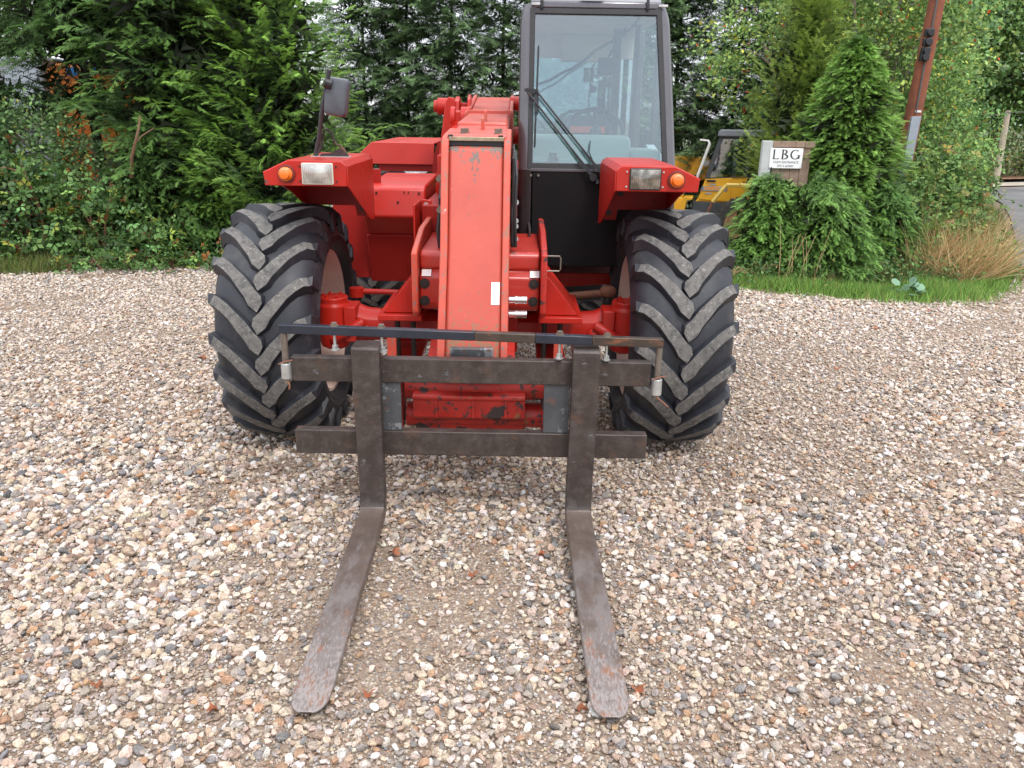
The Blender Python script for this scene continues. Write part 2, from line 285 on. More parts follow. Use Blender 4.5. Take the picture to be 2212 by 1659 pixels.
# ------------------------------------------------------------------ ground
def sm(a, b, x):
    t = np.clip((x - a) / (b - a), 0, 1); return t * t * (3 - 2 * t)
def gz(x, y):
    return -.75 * sm(10.5, 15, y) * (1 - sm(2.6, 4.0, x - (y - 10) * .55)) + 0 * x
def ground_sheet():
    xs = np.concatenate([[-900, -300, -100, -40, -20], np.linspace(-12, 20, 65), [30, 50, 120, 300, 900]])
    ys = np.concatenate([[-300, -60, -15, -4], np.linspace(0, 30, 61), [40, 70, 150, 400, 1500]])
    X, Y = np.meshgrid(xs, ys); Z = gz(X, Y); Z = np.where(Y > 40, -.75 + 0 * X, Z)
    v = np.stack([X.ravel(), Y.ravel(), Z.ravel()], 1); nx = len(xs); b = B(); b.v = [tuple(p) for p in v]
    for j in range(len(ys) - 1):
        for i in range(nx - 1): b.f.append([j * nx + i, j * nx + i + 1, (j + 1) * nx + i + 1, (j + 1) * nx + i]); b.m.append(0); b.s.append(True)
    m = bpy.data.materials.new('gravel_bed'); m.use_nodes = True; n = m.node_tree; P = n.nodes['Principled BSDF']; P.inputs['Roughness'].default_value = .9; k = n.links.new
    t = n.nodes.new('ShaderNodeTexCoord'); vo = n.nodes.new('ShaderNodeTexVoronoi'); vo.inputs['Scale'].default_value = 62; k(t.outputs['Object'], vo.inputs['Vector'])
    rp = n.nodes.new('ShaderNodeValToRGB'); rp.color_ramp.interpolation = 'CONSTANT'
    cols = [(0, (.36, .27, .19)), (.2, (.27, .19, .13)), (.38, (.47, .38, .29)), (.55, (.18, .17, .17)), (.66, (.40, .29, .20)), (.8, (.55, .48, .40)), (.93, (.32, .18, .10))]
    for i, (p, c) in enumerate(cols):
        e = rp.color_ramp.elements[i] if i < 2 else rp.color_ramp.elements.new(p)
        e.position = p; e.color = srgb(c)
    sp = n.nodes.new('ShaderNodeSeparateColor'); k(vo.outputs['Color'], sp.inputs[0]); k(sp.outputs[0], rp.inputs[0])
    no = n.nodes.new('ShaderNodeTexNoise'); no.inputs['Scale'].default_value = 240; no.inputs['Detail'].default_value = 4; k(t.outputs['Object'], no.inputs['Vector'])
    soil = n.nodes.new('ShaderNodeMix'); soil.data_type = 'RGBA'; soil.inputs['A'].default_value = (.11, .076, .054, 1); soil.inputs['B'].default_value = (.30, .22, .165, 1); k(no.outputs['Fac'], soil.inputs['Factor'])  # soil colours, darkened to paint the shade in gaps between stones
    mx = n.nodes.new('ShaderNodeMix'); mx.data_type = 'RGBA'; mr = n.nodes.new('ShaderNodeMapRange'); mr.inputs[1].default_value = .2; mr.inputs[2].default_value = .55; mr.inputs[3].default_value = .85; mr.inputs[4].default_value = .15
    k(vo.outputs['Distance'], mr.inputs[0]); k(mr.outputs[0], mx.inputs['Factor']); k(soil.outputs['Result'], mx.inputs['A']); k(rp.outputs[0], mx.inputs['B']); k(mx.outputs['Result'], P.inputs['Base Color'])
    bp = n.nodes.new('ShaderNodeBump'); bp.inputs['Strength'].default_value = .9; bp.inputs['Distance'].default_value = .01; bp.invert = True; k(vo.outputs['Distance'], bp.inputs['Height']); k(bp.outputs[0], P.inputs['Normal'])
    return tag(b.build('ground', m), kind='structure')
ground_sheet()

# lane beyond the verge
ra = [(5.45, 7.3), (5.7, 8.3), (5.95, 9.15), (6.55, 10.47), (7.55, 12.1), (9.35, 15.3), (10.8, 18.1), (11.5, 20.0), (13.2, 22.4), (18, 24.5), (30, 26)]
rb = [(10.3, 7.3), (10.4, 8.3), (10.5, 8.9), (10.8, 10.2), (11.4, 12.1), (12.6, 15), (14, 17.2), (15.6, 18.6), (17.5, 19.6), (22, 21), (32, 22)]
def strip(name, A, C, z, m, cols=8):
    b = B(); n = len(A)
    for i in range(n):
        for j in range(cols + 1):
            t = j / cols; x = A[i][0] * (1 - t) + C[i][0] * t; y = A[i][1] * (1 - t) + C[i][1] * t
            b.v.append((x, y, float(gz(np.array(x), np.array(y))) + z))
    for i in range(n - 1):
        for j in range(cols):
            a = i * (cols + 1) + j; b.f.append([a, a + 1, a + cols + 2, a + cols + 1]); b.m.append(0); b.s.append(True)
    return tag(b.build(name, m), kind='structure')
strip('road', ra, rb, .03, asph)
strip('road_edge', [(11.4, 20.5), (13.5, 23.0), (18, 24.9), (30, 26.4)], [(11.9, 21.6), (13.9, 24.2), (18.4, 26.2), (30, 27.6)], .034, curb)

# ------------------------------------------------------------------ gravel (geometry nodes, one stuff object)
def stone_mesh(k):
    r = np.random.default_rng(100 + k); bm = bmesh.new(); bmesh.ops.create_icosphere(bm, subdivisions=2, radius=.5)
    ax = np.array([1.1, r.uniform(.58, .95), r.uniform(.42, .75)])
    planes = [(v / np.linalg.norm(v), r.uniform(.28, .44)) for v in r.normal(size=(4 + k % 6, 3))]
    fr = r.normal(size=(4, 3)) * 3.2; ph = r.uniform(0, 6, 4)
    for v in bm.verts:
        p = np.array(v.co)
        for nn, dd in planes:
            e = p @ nn - dd
            if e > 0: p = p - nn * e * .85
        p = p * (1 + .09 * sum(math.sin(fr[i] @ p * 2 + ph[i]) for i in range(4)) / 2); v.co = p * ax
    me = bpy.data.meshes.new('pebble_shape'); bm.to_mesh(me); bm.free()
    me.polygons.foreach_set('use_smooth', [k % 3 != 0] * len(me.polygons)); me.materials.append(stonem); return me
def vnoise(x, y, s, seed):
    r = np.random.default_rng(seed); o = np.zeros_like(x)
    for k in range(6):
        a = r.uniform(0, 6.28); f = s * r.uniform(.6, 1.9); o += np.sin((x * np.cos(a) + y * np.sin(a)) * f + r.uniform(0, 6.28) + 1.3 * np.sin((x * np.sin(a) - y * np.cos(a)) * f * .7))
    return o / 6
def gravel():
    P, S, DU, FI = [], [], [], []
    def lay(y0, y1, step, s0, s1, keep, zoff):
        ys = np.arange(y0, y1, step)
        for y in ys:
            hw = .72 * (y * .95 + .6) + .9; xs = np.arange(-hw, hw, step)
            x = xs + rng.uniform(-.55, .55, len(xs)) * step; yy = y + rng.uniform(-.55, .55, len(xs)) * step
            soil = .8 * vnoise(x, yy, 2.6, 3) + .75 * vnoise(x, yy, 7, 5) + .55 * np.exp(-((x + .15) / .33) ** 2) * np.exp(-((yy - 2.9) / .55) ** 2)
            pk = np.where(soil > .5, keep * (.5 if s1 > .02 else 1), keep); ok = rng.random(len(x)) < pk
            edge = 8.35 + .25 * np.sin(x * 2.1) + .0 * x; right = x > 2.2
            lim = np.where(right, np.interp(x, [2.2, 2.6, 3.6, 4.6, 5.2, 5.7], [8.35, 8.1, 7.75, 7.8, 8.5, 9.0]), np.interp(x, [-6.5, -5.3, -3.5, -2], [8.2, 8.45, 9.1, 10.5]))
            ok &= yy < lim + .12 * np.sin(x * 9)
            ok &= ~((x > 4.6) & (yy > 7.4 - (x - 4.6) * .25) & (rng.random(len(x)) < .55))
            x, yy, soil = x[ok], yy[ok], soil[ok]; sz = s0 + (s1 - s0) * rng.random(len(x)) ** 2.6
            comp = np.clip(.5 + .9 * vnoise(x * .55, yy * .9, 1.5, 9) + .5 * np.exp(-((x - 2.6 + .25 * yy) / .5) ** 2) + .3 * vnoise(x, yy, 5, 12), 0, 1)
            sz = np.where(soil > .5, sz * .8, sz) * (1.12 - .34 * comp)
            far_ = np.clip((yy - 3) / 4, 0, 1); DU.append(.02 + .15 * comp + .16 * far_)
            P.append(np.stack([x, yy, gz(x, yy) + sz * (zoff + rng.uniform(-.05, .28, len(sz)))], 1)); S.append(sz); FI.append(np.full(len(sz), 1. if s1 > .02 else .85))  # small filler stones tinted darker for the shade in crevices
    lay(1.35, 3.3, .0162, .012, .047, .94, .12)
    lay(1.35, 3.3, .0105, .006, .015, .85, .30)
    lay(3.3, 5.2, .0178, .013, .044, .93, .12)
    lay(3.3, 4.6, .017, .008, .015, .6, .3)
    lay(5.2, 7.2, .0225, .017, .044, .93, .12)
    lay(7.2, 10.2, .029, .022, .05, .93, .12)
    P = np.concatenate(P); S = np.concatenate(S); n = len(P)
    pal = np.array([(.62, .50, .39), (.68, .58, .50), (.74, .69, .65), (.50, .36, .26), (.42, .235, .13), (.33, .285, .26), (.21, .20, .205), (.10, .098, .10), (.29, .19, .14), (.47, .35, .285), (.56, .44, .32), (.40, .33, .28)])
    w = np.array([.17, .17, .12, .11, .06, .09, .055, .022, .06, .09, .11, .08]); w = w / w.sum()
    C = pal[rng.choice(len(pal), n, p=w)] * rng.uniform(.72, 1.14, (n, 1)) * rng.uniform(.96, 1.04, (n, 3)) * .99
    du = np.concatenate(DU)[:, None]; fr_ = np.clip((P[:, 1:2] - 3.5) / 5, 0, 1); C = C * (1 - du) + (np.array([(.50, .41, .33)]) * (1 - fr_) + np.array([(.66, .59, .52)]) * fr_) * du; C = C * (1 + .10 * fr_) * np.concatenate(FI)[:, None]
    rot = np.stack([rng.normal(0, .42, n), rng.normal(0, .42, n), rng.uniform(0, 6.28, n)], 1)
    idx = rng.integers(0, 12, n)
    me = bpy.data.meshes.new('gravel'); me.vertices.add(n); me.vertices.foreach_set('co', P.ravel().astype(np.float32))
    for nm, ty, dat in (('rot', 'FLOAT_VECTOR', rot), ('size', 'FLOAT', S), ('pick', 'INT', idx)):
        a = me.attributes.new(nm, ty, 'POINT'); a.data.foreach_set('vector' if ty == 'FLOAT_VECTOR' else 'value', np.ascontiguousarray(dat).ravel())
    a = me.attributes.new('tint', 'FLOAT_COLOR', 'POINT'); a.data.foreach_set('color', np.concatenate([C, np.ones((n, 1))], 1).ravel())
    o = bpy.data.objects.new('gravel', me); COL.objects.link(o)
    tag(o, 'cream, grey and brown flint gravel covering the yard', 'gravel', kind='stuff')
    g = bpy.data.node_groups.new('scatter_pebbles', 'GeometryNodeTree'); g.interface.new_socket('Geometry', in_out='INPUT', socket_type='NodeSocketGeometry'); g.interface.new_socket('Geometry', in_out='OUTPUT', socket_type='NodeSocketGeometry')
    N = g.nodes.new; K = g.links.new; gi = N('NodeGroupInput'); go = N('NodeGroupOutput'); ip = N('GeometryNodeInstanceOnPoints'); gt = N('GeometryNodeGeometryToInstance')
    for k in range(11, -1, -1):
        so = bpy.data.objects.new('pebble_shape', stone_mesh(k)); oi = N('GeometryNodeObjectInfo'); oi.inputs['Object'].default_value = so; K(oi.outputs['Geometry'], gt.inputs[0])
    def at(nm, ty):
        q = N('GeometryNodeInputNamedAttribute'); q.data_type = ty; q.inputs[0].default_value = nm; return [s for s in q.outputs if s.enabled and s.name == 'Attribute'][0]
    K(gi.outputs[0], ip.inputs['Points']); K(gt.outputs[0], ip.inputs['Instance']); ip.inputs['Pick Instance'].default_value = True
    K(at('pick', 'INT'), ip.inputs['Instance Index']); K(at('rot', 'FLOAT_VECTOR'), ip.inputs['Rotation']); K(at('size', 'FLOAT'), ip.inputs['Scale']); K(ip.outputs[0], go.inputs[0])
    md = o.modifiers.new('scatter', 'NODES'); md.node_group = g
    print('pebbles', n)
gravel()

# ------------------------------------------------------------------ foliage tools
def tri_mesh(name, V, F, C, m, parent=None):
    org = ORG[parent] if parent is not None else Vector((0, 0, 0)); V = V - np.array(org)
    me = bpy.data.meshes.new(name); nv, nf = len(V), len(F)
    me.vertices.add(nv); me.vertices.foreach_set('co', V.astype(np.float32).ravel()); me.loops.add(nf * 3); me.loops.foreach_set('vertex_index', F.astype(np.int32).ravel())
    me.polygons.add(nf); me.polygons.foreach_set('loop_start', np.arange(0, nf * 3, 3, dtype=np.int32)); me.polygons.foreach_set('loop_total', np.full(nf, 3, np.int32))
    me.update(calc_edges=True)
    a = me.attributes.new('tint', 'FLOAT_COLOR', 'POINT'); a.data.foreach_set('color', np.concatenate([C, np.ones((nv, 1))], 1).astype(np.float32).ravel())
    me.materials.append(m); o = bpy.data.objects.new(name, me); COL.objects.link(o)
    if parent is not None: o.parent = parent
    ORG[o] = org; return o
def norm(v): return v / (np.linalg.norm(v, axis=-1, keepdims=True) + 1e-9)
def place(T, F, pos, d, up, ln, wd=None):
    """template T (t,3), faces F; x along d, z along up"""
    d = norm(d); y = norm(np.cross(up, d)); z = np.cross(d, y); wd = ln if wd is None else wd
    V = pos[:, None] + d[:, None] * (T[None, :, 0:1] * ln[:, None, None]) + y[:, None] * (T[None, :, 1:2] * wd[:, None, None]) + z[:, None] * (T[None, :, 2:3] * ln[:, None, None])
    n, t = len(pos), len(T); FF = (F[None] + (np.arange(n) * t)[:, None, None]).reshape(-1, 3); return V.reshape(-1, 3), FF
def frond(steps, width=.05, droop=.25, ang=42, slen=.42):
    T, F = [], []
    def tri(a, b, c): F.append((len(T), len(T) + 1, len(T) + 2)); T.extend([a, b, c])
    def z(x, y): return -droop * x * x - .25 * abs(y)
    tri((0, -.018, 0), (0, .018, 0), (1, 0, -droop))
    for k in range(steps):
        t = .12 + .8 * k / steps
        for s in (-1, 1):
            a = R(ang + 6 * (k % 2)) * s; l = slen * (1 - .6 * t) * (.85 + .3 * ((k * 7 + s) % 3) / 2)
            tx, ty = t + l * math.cos(a), l * math.sin(a)
            tri((t - width, 0, z(t - width, 0)), (t + width, 0, z(t + width, 0)), (tx, ty, z(tx, ty)))
    return np.array(T), np.array(F)
FR_HI, FR_MID, FR_LO = frond(6), frond(4, .07, .2, 45, .48), frond(3, .10, .1, 45, .5)
LEAF = (np.array([(0, 0, 0), (.5, .32, -.06), (1, 0, -.1), (.5, -.32, -.06)]), np.array([(0, 1, 2), (0, 2, 3)]))
def trifol():
    T, F = [], []
    for a in (-75, 0, 75):
        c, s = math.cos(R(a)), math.sin(R(a))
        for p in [(.12, 0, 0), (.5, .26, -.05), (.95, 0, -.14), (.5, -.26, -.05)]: T.append((p[0] * c - p[1] * s, p[0] * s + p[1] * c, p[2]))
        o = len(T) - 4; F += [(o, o + 1, o + 2), (o, o + 2, o + 3)]
    return np.array(T), np.array(F)
TRI = trifol()
def blade():
    return np.array([(0, .5, 0), (0, -.5, 0), (.55, .35, .06), (.55, -.35, .06), (1, 0, .2)]), np.array([(0, 1, 2), (2, 1, 3), (2, 3, 4)])
BLADE = blade()
def tipcol(tn, tips, tt, tx): return tn

def plumes(base, d, length, n_fr, flen, tmpl, c_in, c_tip, jitter=.2, droop=.0, tipbright=1.4):
    """base (N,3), d (N,3) plume directions; fronds set along both sides of each plume"""
    N = len(base); d = norm(d); side = norm(np.cross(d, np.array([0, 0, 1.]) + rng.normal(0, .35, (N, 3)))); nn = np.cross(side, d)
    t = (np.arange(n_fr) + .5) / n_fr; sg = np.where(np.arange(n_fr) % 2 == 0, 1, -1)
    pos = base[:, None] + d[:, None] * (t[None, :, None] * length[:, None, None]) - np.array([0, 0, 1.]) * (droop * (t ** 2)[None, :, None] * length[:, None, None])
    fd = d[:, None] * (.72 + .25 * t[None, :, None]) + side[:, None] * (sg * (.75 - .55 * t))[None, :, None] + rng.normal(0, jitter, (N, n_fr, 3)) - np.array([0, 0, 1.]) * droop * t[None, :, None]
    up = np.repeat(nn[:, None], n_fr, 1) + rng.normal(0, .35, (N, n_fr, 3)); up[..., 2] = np.abs(up[..., 2]) + .2
    ln = flen * (1.15 - .45 * t)[None, :] * rng.uniform(.7, 1.25, (N, n_fr))
    V, F = place(tmpl[0], tmpl[1], pos.reshape(-1, 3), fd.reshape(-1, 3), up.reshape(-1, 3), ln.ravel())
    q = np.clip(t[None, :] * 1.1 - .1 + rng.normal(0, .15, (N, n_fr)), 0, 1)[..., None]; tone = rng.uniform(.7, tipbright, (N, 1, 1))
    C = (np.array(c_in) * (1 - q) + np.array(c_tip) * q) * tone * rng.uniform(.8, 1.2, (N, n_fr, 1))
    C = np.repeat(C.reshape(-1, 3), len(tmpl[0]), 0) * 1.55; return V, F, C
def join(parts):
    V, F, C, o = [], [], [], 0
    for v, f, c in parts: V.append(v); F.append(f + o); C.append(c); o += len(v)
    return np.concatenate(V), np.concatenate(F), np.concatenate(C)

def conifer(name, label, cat, loc, h, r, npl, n_fr, flen, tmpl, cin, ctip, plen=.6, z0=.0, shape=1., upb=.35, droop=.15, lump=.25, bare=0., trunk=.07, group=None, zdense=None, core=.6, face=None, gap=None, tb=1.4):
    root = thing(name, label, cat, loc, group); x0, y0, g0 = loc
    if trunk:
        b = B(); k = 6; b.tube([(x0 + .04 * math.sin(i * 1.9), y0 + .04 * math.cos(i * 2.3), g0 + h * .96 * i / k - .03) for i in range(k + 1)], trunk, 8, r2=trunk * .2)
        for i in range(14):
            a = i * 2.4; zz = g0 + h * (.06 + .055 * i); l = r * .7 * (1 - .055 * i)
            b.tube([(x0, y0, zz), (x0 + math.cos(a) * l * .5, y0 + math.sin(a) * l * .5, zz + l * .1), (x0 + math.cos(a) * l, y0 + math.sin(a) * l, zz + l * .35)], trunk * .28, 5, r2=.006)
        b.build('trunk', bark_dark, root)
    u = rng.random(npl * 3); zz = z0 + (h - z0) * u ** (1.25 if zdense is None else zdense)
    a = rng.uniform(0, 2 * math.pi, npl * 3)
    if face is not None: a = np.where(rng.random(npl * 3) < .72, rng.normal(face, .95, npl * 3), a)
    prof = np.clip(1 - (zz / h), 0, 1) ** (.55 * shape) * (.72 + .28 * np.clip(zz / (.2 * h), 0, 1))
    lm = 1 + lump * (np.sin(a * 3 + zz * 3.1 + x0) * .6 + np.sin(a * 5 - zz * 5.3 + y0) * .5)
    rad = r * prof * lm * rng.uniform(.62, 1., npl * 3); tip = np.stack([x0 + np.cos(a) * rad, y0 + np.sin(a) * rad, g0 + zz], 1)
    if gap is not None: ok = ~gap(tip); tip, a = tip[ok], a[ok]
    tip, a = tip[:npl], a[:npl]; N = len(tip)
    d = np.stack([np.cos(a), np.sin(a), np.full(N, upb)], 1) + rng.normal(0, .22, (N, 3)); L_ = plen * rng.uniform(.6, 1.25, N)
    base = tip - norm(d) * L_[:, None] * .75
    base[:, 2] = np.maximum(base[:, 2], g0 + .04)
    parts = [plumes(base, d, L_, n_fr, flen, tmpl, cin, ctip, droop=droop, tipbright=tb)]
    if core:      # dark brown-green fronds inside the crown, its inner shade put into their colour
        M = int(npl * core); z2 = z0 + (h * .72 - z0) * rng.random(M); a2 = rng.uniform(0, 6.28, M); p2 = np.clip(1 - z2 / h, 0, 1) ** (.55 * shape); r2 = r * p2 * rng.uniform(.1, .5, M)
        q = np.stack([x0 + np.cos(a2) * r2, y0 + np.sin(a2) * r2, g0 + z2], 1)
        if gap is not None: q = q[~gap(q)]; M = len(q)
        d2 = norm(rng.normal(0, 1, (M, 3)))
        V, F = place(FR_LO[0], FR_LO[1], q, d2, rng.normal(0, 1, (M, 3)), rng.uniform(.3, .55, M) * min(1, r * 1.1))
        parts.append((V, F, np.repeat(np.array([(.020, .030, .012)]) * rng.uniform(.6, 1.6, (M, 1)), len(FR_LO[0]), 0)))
    tri_mesh('crown', *join(parts), leafm, root); return root

def leafcloud(pts, out, size, tmpl, pal, wts, up=.5, tone=None):
    n = len(pts); d = norm(out * .7 + rng.normal(0, .7, (n, 3))); u = rng.normal(0, .45, (n, 3)) + np.array([0, -.25, up])
    V, F = place(tmpl[0], tmpl[1], pts, d, u, size * rng.uniform(.6, 1.3, n)); pal = np.array(pal); w = np.array(wts) / sum(wts)
    C = pal[rng.choice(len(pal), n, p=w)] * rng.uniform(.7, 1.35, (n, 1)) * 1.4
    if tone is not None: C = C * tone
    return V, F, np.repeat(C, len(tmpl[0]), 0)
def blobs(centres, n, shell=.55):
    """points in a set of ellipsoids (x,y,z,rx,ry,rz)"""
    c = np.array(centres, float); w = (c[:, 3] * c[:, 4] + c[:, 3] * c[:, 5] + c[:, 4] * c[:, 5]); k = rng.choice(len(c), n, p=w / w.sum())
    o = norm(rng.normal(0, 1, (n, 3))); q = rng.uniform(shell, 1.05, n)
    lm = 1 + .18 * np.sin(o[:, 0] * 6 + k * 2) * np.sin(o[:, 2] * 7 + k)
    return c[k, :3] + o * c[k, 3:] * (q * lm)[:, None], o
def shrub(name, label, cat, loc, cs, n, size, tmpl, pal, wts, stems=6, stem_m=None, group=None, kind=None, clump=0, zmin=.02, up=.5, gap=None):
    root = thing(name, label, cat, loc, group); x0, y0, g0 = loc
    P, O = blobs(cs, n); TN = np.ones((n, 3))
    if clump:                     # pull leaves to many small clusters so gaps open between them
        S, SO = blobs(cs, clump); k = rng.integers(0, clump, n); P = S[k] + rng.normal(0, 1, (n, 3)) * np.array([.13, .13, .08]) * (size / .05) ** .5; O = SO[k]
        tc_ = rng.uniform(.6, 1.45, (clump, 1)) * (1 + rng.normal(0, .10, (clump, 1)) * np.array([[1, .3, -.6]])); TN = tc_[k]
    ok = P[:, 2] > g0 + zmin
    if gap is not None: ok &= ~gap(P)
    P, O, TN = P[ok], O[ok], TN[ok]
    for i in range(stems):
        b = B()
        c = cs[i % len(cs)]; t = Vector((c[0] + random.uniform(-.5, .5) * c[3], c[1] + random.uniform(-.5, .5) * c[4], c[2] + random.uniform(.2, .9) * c[5])); s = Vector(((x0 if cat == 'tree' else c[0]) + random.uniform(-.3, .3) * c[3], (y0 if cat == 'tree' else c[1]) + random.uniform(-.2, .2) * c[4], g0 - .02))
        m_ = s.lerp(t, .5) + Vector((random.uniform(-.15, .15), random.uniform(-.1, .1), .05)); rr = (.012 + .008 * (t - s).length) * (1.5 if cat == 'tree' else 1)
        b.tube([s, s.lerp(m_, .5), m_, m_.lerp(t, .5), t], rr, 6, r2=.004)
        for q in range(4):
            a0 = m_.lerp(t, q / 4); e = a0 + Vector((random.uniform(-.5, .5) * c[3], random.uniform(-.5, .5) * c[4], random.uniform(.05, .4) * c[5])); b.tube([a0, a0.lerp(e, .5) + Vector((0, 0, .04)), e], rr * .4, 5, r2=.003)
        b.build('stem' if cat != 'tree' else 'trunk' if i == 0 else 'limb', stem_m or bark, root)
    tri_mesh('foliage' if cat != 'tree' else 'crown', *leafcloud(P, O, size, tmpl, pal, wts, up, TN), leafm, root); return root

# ---- left boundary: leylandii with brambles before them
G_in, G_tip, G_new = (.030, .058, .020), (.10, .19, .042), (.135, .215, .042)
def lgap(p):      # thin place where the yard behind shows
    dx = (p[:, 0] + 5.3) / .62; dz = (p[:, 2] - 2.08) / .22
    return (dx * dx + dz * dz < 1) & (p[:, 1] < 11.3)
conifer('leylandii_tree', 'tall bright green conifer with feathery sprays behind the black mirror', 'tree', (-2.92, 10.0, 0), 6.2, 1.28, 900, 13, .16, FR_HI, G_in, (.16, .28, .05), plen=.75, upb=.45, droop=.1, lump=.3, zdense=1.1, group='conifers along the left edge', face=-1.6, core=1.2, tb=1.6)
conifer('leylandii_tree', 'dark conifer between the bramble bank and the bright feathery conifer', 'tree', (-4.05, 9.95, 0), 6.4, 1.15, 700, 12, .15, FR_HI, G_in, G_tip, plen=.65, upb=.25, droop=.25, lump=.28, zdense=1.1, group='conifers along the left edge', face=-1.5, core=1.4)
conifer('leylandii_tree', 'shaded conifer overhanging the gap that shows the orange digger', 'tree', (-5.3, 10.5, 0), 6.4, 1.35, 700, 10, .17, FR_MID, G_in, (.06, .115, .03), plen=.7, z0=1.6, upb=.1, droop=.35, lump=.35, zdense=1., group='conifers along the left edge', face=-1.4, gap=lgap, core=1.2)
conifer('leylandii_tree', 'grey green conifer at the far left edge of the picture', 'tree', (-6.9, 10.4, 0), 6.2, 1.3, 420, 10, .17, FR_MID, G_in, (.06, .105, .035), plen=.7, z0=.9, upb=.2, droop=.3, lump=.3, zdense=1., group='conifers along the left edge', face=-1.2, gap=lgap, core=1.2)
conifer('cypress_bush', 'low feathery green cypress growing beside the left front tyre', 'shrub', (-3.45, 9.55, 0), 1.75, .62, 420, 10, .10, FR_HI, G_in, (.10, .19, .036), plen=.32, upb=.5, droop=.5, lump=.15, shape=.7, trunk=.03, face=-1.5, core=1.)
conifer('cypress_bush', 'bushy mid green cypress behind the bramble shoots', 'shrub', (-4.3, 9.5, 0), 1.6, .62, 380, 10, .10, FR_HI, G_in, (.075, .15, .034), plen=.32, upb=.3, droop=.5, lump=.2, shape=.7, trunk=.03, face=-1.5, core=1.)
BR_pal = [(.07, .135, .038), (.115, .21, .06), (.045, .085, .028), (.19, .23, .04), (.24, .09, .03)]
shrub('bramble_bush', 'bramble thicket with three lobed leaves spilling onto the gravel at left', 'bramble', (-4.8, 9.1, 0),
      [(-4.0, 9.15, .25, .45, .25, .35), (-4.7, 9.1, .45, .55, .3, .5), (-5.4, 8.95, .6, .6, .35, .65), (-6.1, 8.9, .8, .6, .4, .8)], 5200, .075, TRI, BR_pal, [5, 4, 3, .9, .35], stems=26, stem_m=rust_m, clump=420)
shrub('elder_bush', 'tall broad leaved bush at the left edge topping the brambles', 'shrub', (-5.9, 9.3, 0),
      [(-5.5, 9.35, 1.15, .55, .4, .6), (-6.3, 9.3, 1.35, .6, .4, .65), (-4.95, 9.4, .95, .4, .3, .5), (-7, 9.3, 1.5, .6, .5, .7)], 15000, .05, LEAF, [(.08, .145, .05), (.13, .21, .075), (.05, .09, .035), (.26, .27, .05)], [5, 3, 3, .3], stems=18, clump=700, gap=lgap)
shrub('ivy_bush', 'pale grey green leafy bush on the left margin above the dry grass', 'shrub', (-5.9, 8.75, 0),
      [(-5.75, 8.85, .8, .35, .25, .5), (-6.2, 8.7, .9, .4, .3, .6)], 3800, .05, LEAF, [(.10, .16, .085), (.07, .12, .06), (.14, .2, .10)], [4, 4, 1], stems=8, clump=160)
b = B(); root = thing('dead_branch', 'bare broken reddish branch leaning out of the dark conifer', 'branch', (-4.1, 9.0, .95))
b.tube([(-4.22, 9.0, .98), (-4.13, 8.88, 1.2), (-4.05, 8.82, 1.34), (-3.98, 8.8, 1.5), (-3.96, 8.82, 1.62)], .022, 7, r2=.008); b.tube([(-4.05, 8.82, 1.34), (-3.98, 8.85, 1.42), (-3.86, 8.9, 1.5)], .01, 5, r2=.004)
b.build('stick', mat('reddish_dead_wood', (.20, .11, .07), .85, bump=.4), root)

# ---- second rank of trees behind the left hedge, and the row of dark conifers behind the machines
for i, (x, y, h) in enumerate([(-8.8, 13.5, 6.5), (-6.4, 14.2, 7), (-5.2, 12.8, 7), (-4.6, 13.6, 7)]):
    lab = ['light green leafy tree beyond the left hedge edge', 'light green leafy tree above the orange digger', 'leafy tree hidden deep behind the dark left conifer', 'leafy tree hidden behind the bright feathery conifer'][i]
    g0 = float(gz(np.array(x), np.array(y)))
    shrub('broadleaf_tree', lab, 'tree', (x, y, g0), [(x, y, g0 + h * .62, 1.3, 1.1, h * .36), (x + .6, y - .3, g0 + h * .45, 1, .8, h * .2), (x - .7, y, g0 + h * .5, 1., .8, h * .22)], 11000, .11, LEAF, [(.06, .12, .03), (.10, .19, .045), (.04, .08, .022)], [4, 3, 2], stems=7, clump=500, group='leafy trees behind the left hedge', zmin=.6 if i < 2 else .1, gap=lgap)
row = [(-3.15, 'first dark conifer of the row, just right of the feathery hedge'), (-2.2, 'dark conifer of the row behind the black door mirror'), (-1.25, 'dark conifer of the row above the flat red engine cover'),
       (-.35, 'dark conifer of the row directly behind the boom top'), (.6, 'dark conifer of the row left of the cab roof'), (1.55, 'dark conifer of the row seen through the windscreen left half'),
       (2.5, 'dark conifer of the row seen through the windscreen right half'), (3.45, 'dark conifer of the row just right of the cab pillar'), (4.35, 'dark conifer of the row behind the yellow cab roof'),
       (5.3, 'last dark conifer of the row, left of the hawthorn'), (6.4, 'dark conifer hidden behind the tall hawthorn')]
for i, (x, lab) in enumerate(row):
    y = 18 + .5 * math.sin(i * 2.1); x = x * 1.02 + .12 * math.sin(i * 5)
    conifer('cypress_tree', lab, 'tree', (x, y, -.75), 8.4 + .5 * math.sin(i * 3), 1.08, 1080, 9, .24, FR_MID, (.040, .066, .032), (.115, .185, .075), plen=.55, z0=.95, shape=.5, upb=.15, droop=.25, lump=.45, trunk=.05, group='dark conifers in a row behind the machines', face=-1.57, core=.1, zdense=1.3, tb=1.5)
shrub('undergrowth_bush', 'low dull scrub growing under the row of dark conifers', 'shrub', (0, 18.6, -.75), [(x * 1.3, 18.8, +.15 + .2 * math.sin(x), .9, .4, 1.05) for x in range(-4, 7)], 16000, .11, LEAF, [(.035, .05, .028), (.06, .09, .03), (.06, .045, .03)], [4, 2, 2], stems=30, stem_m=bark_dark, clump=500)

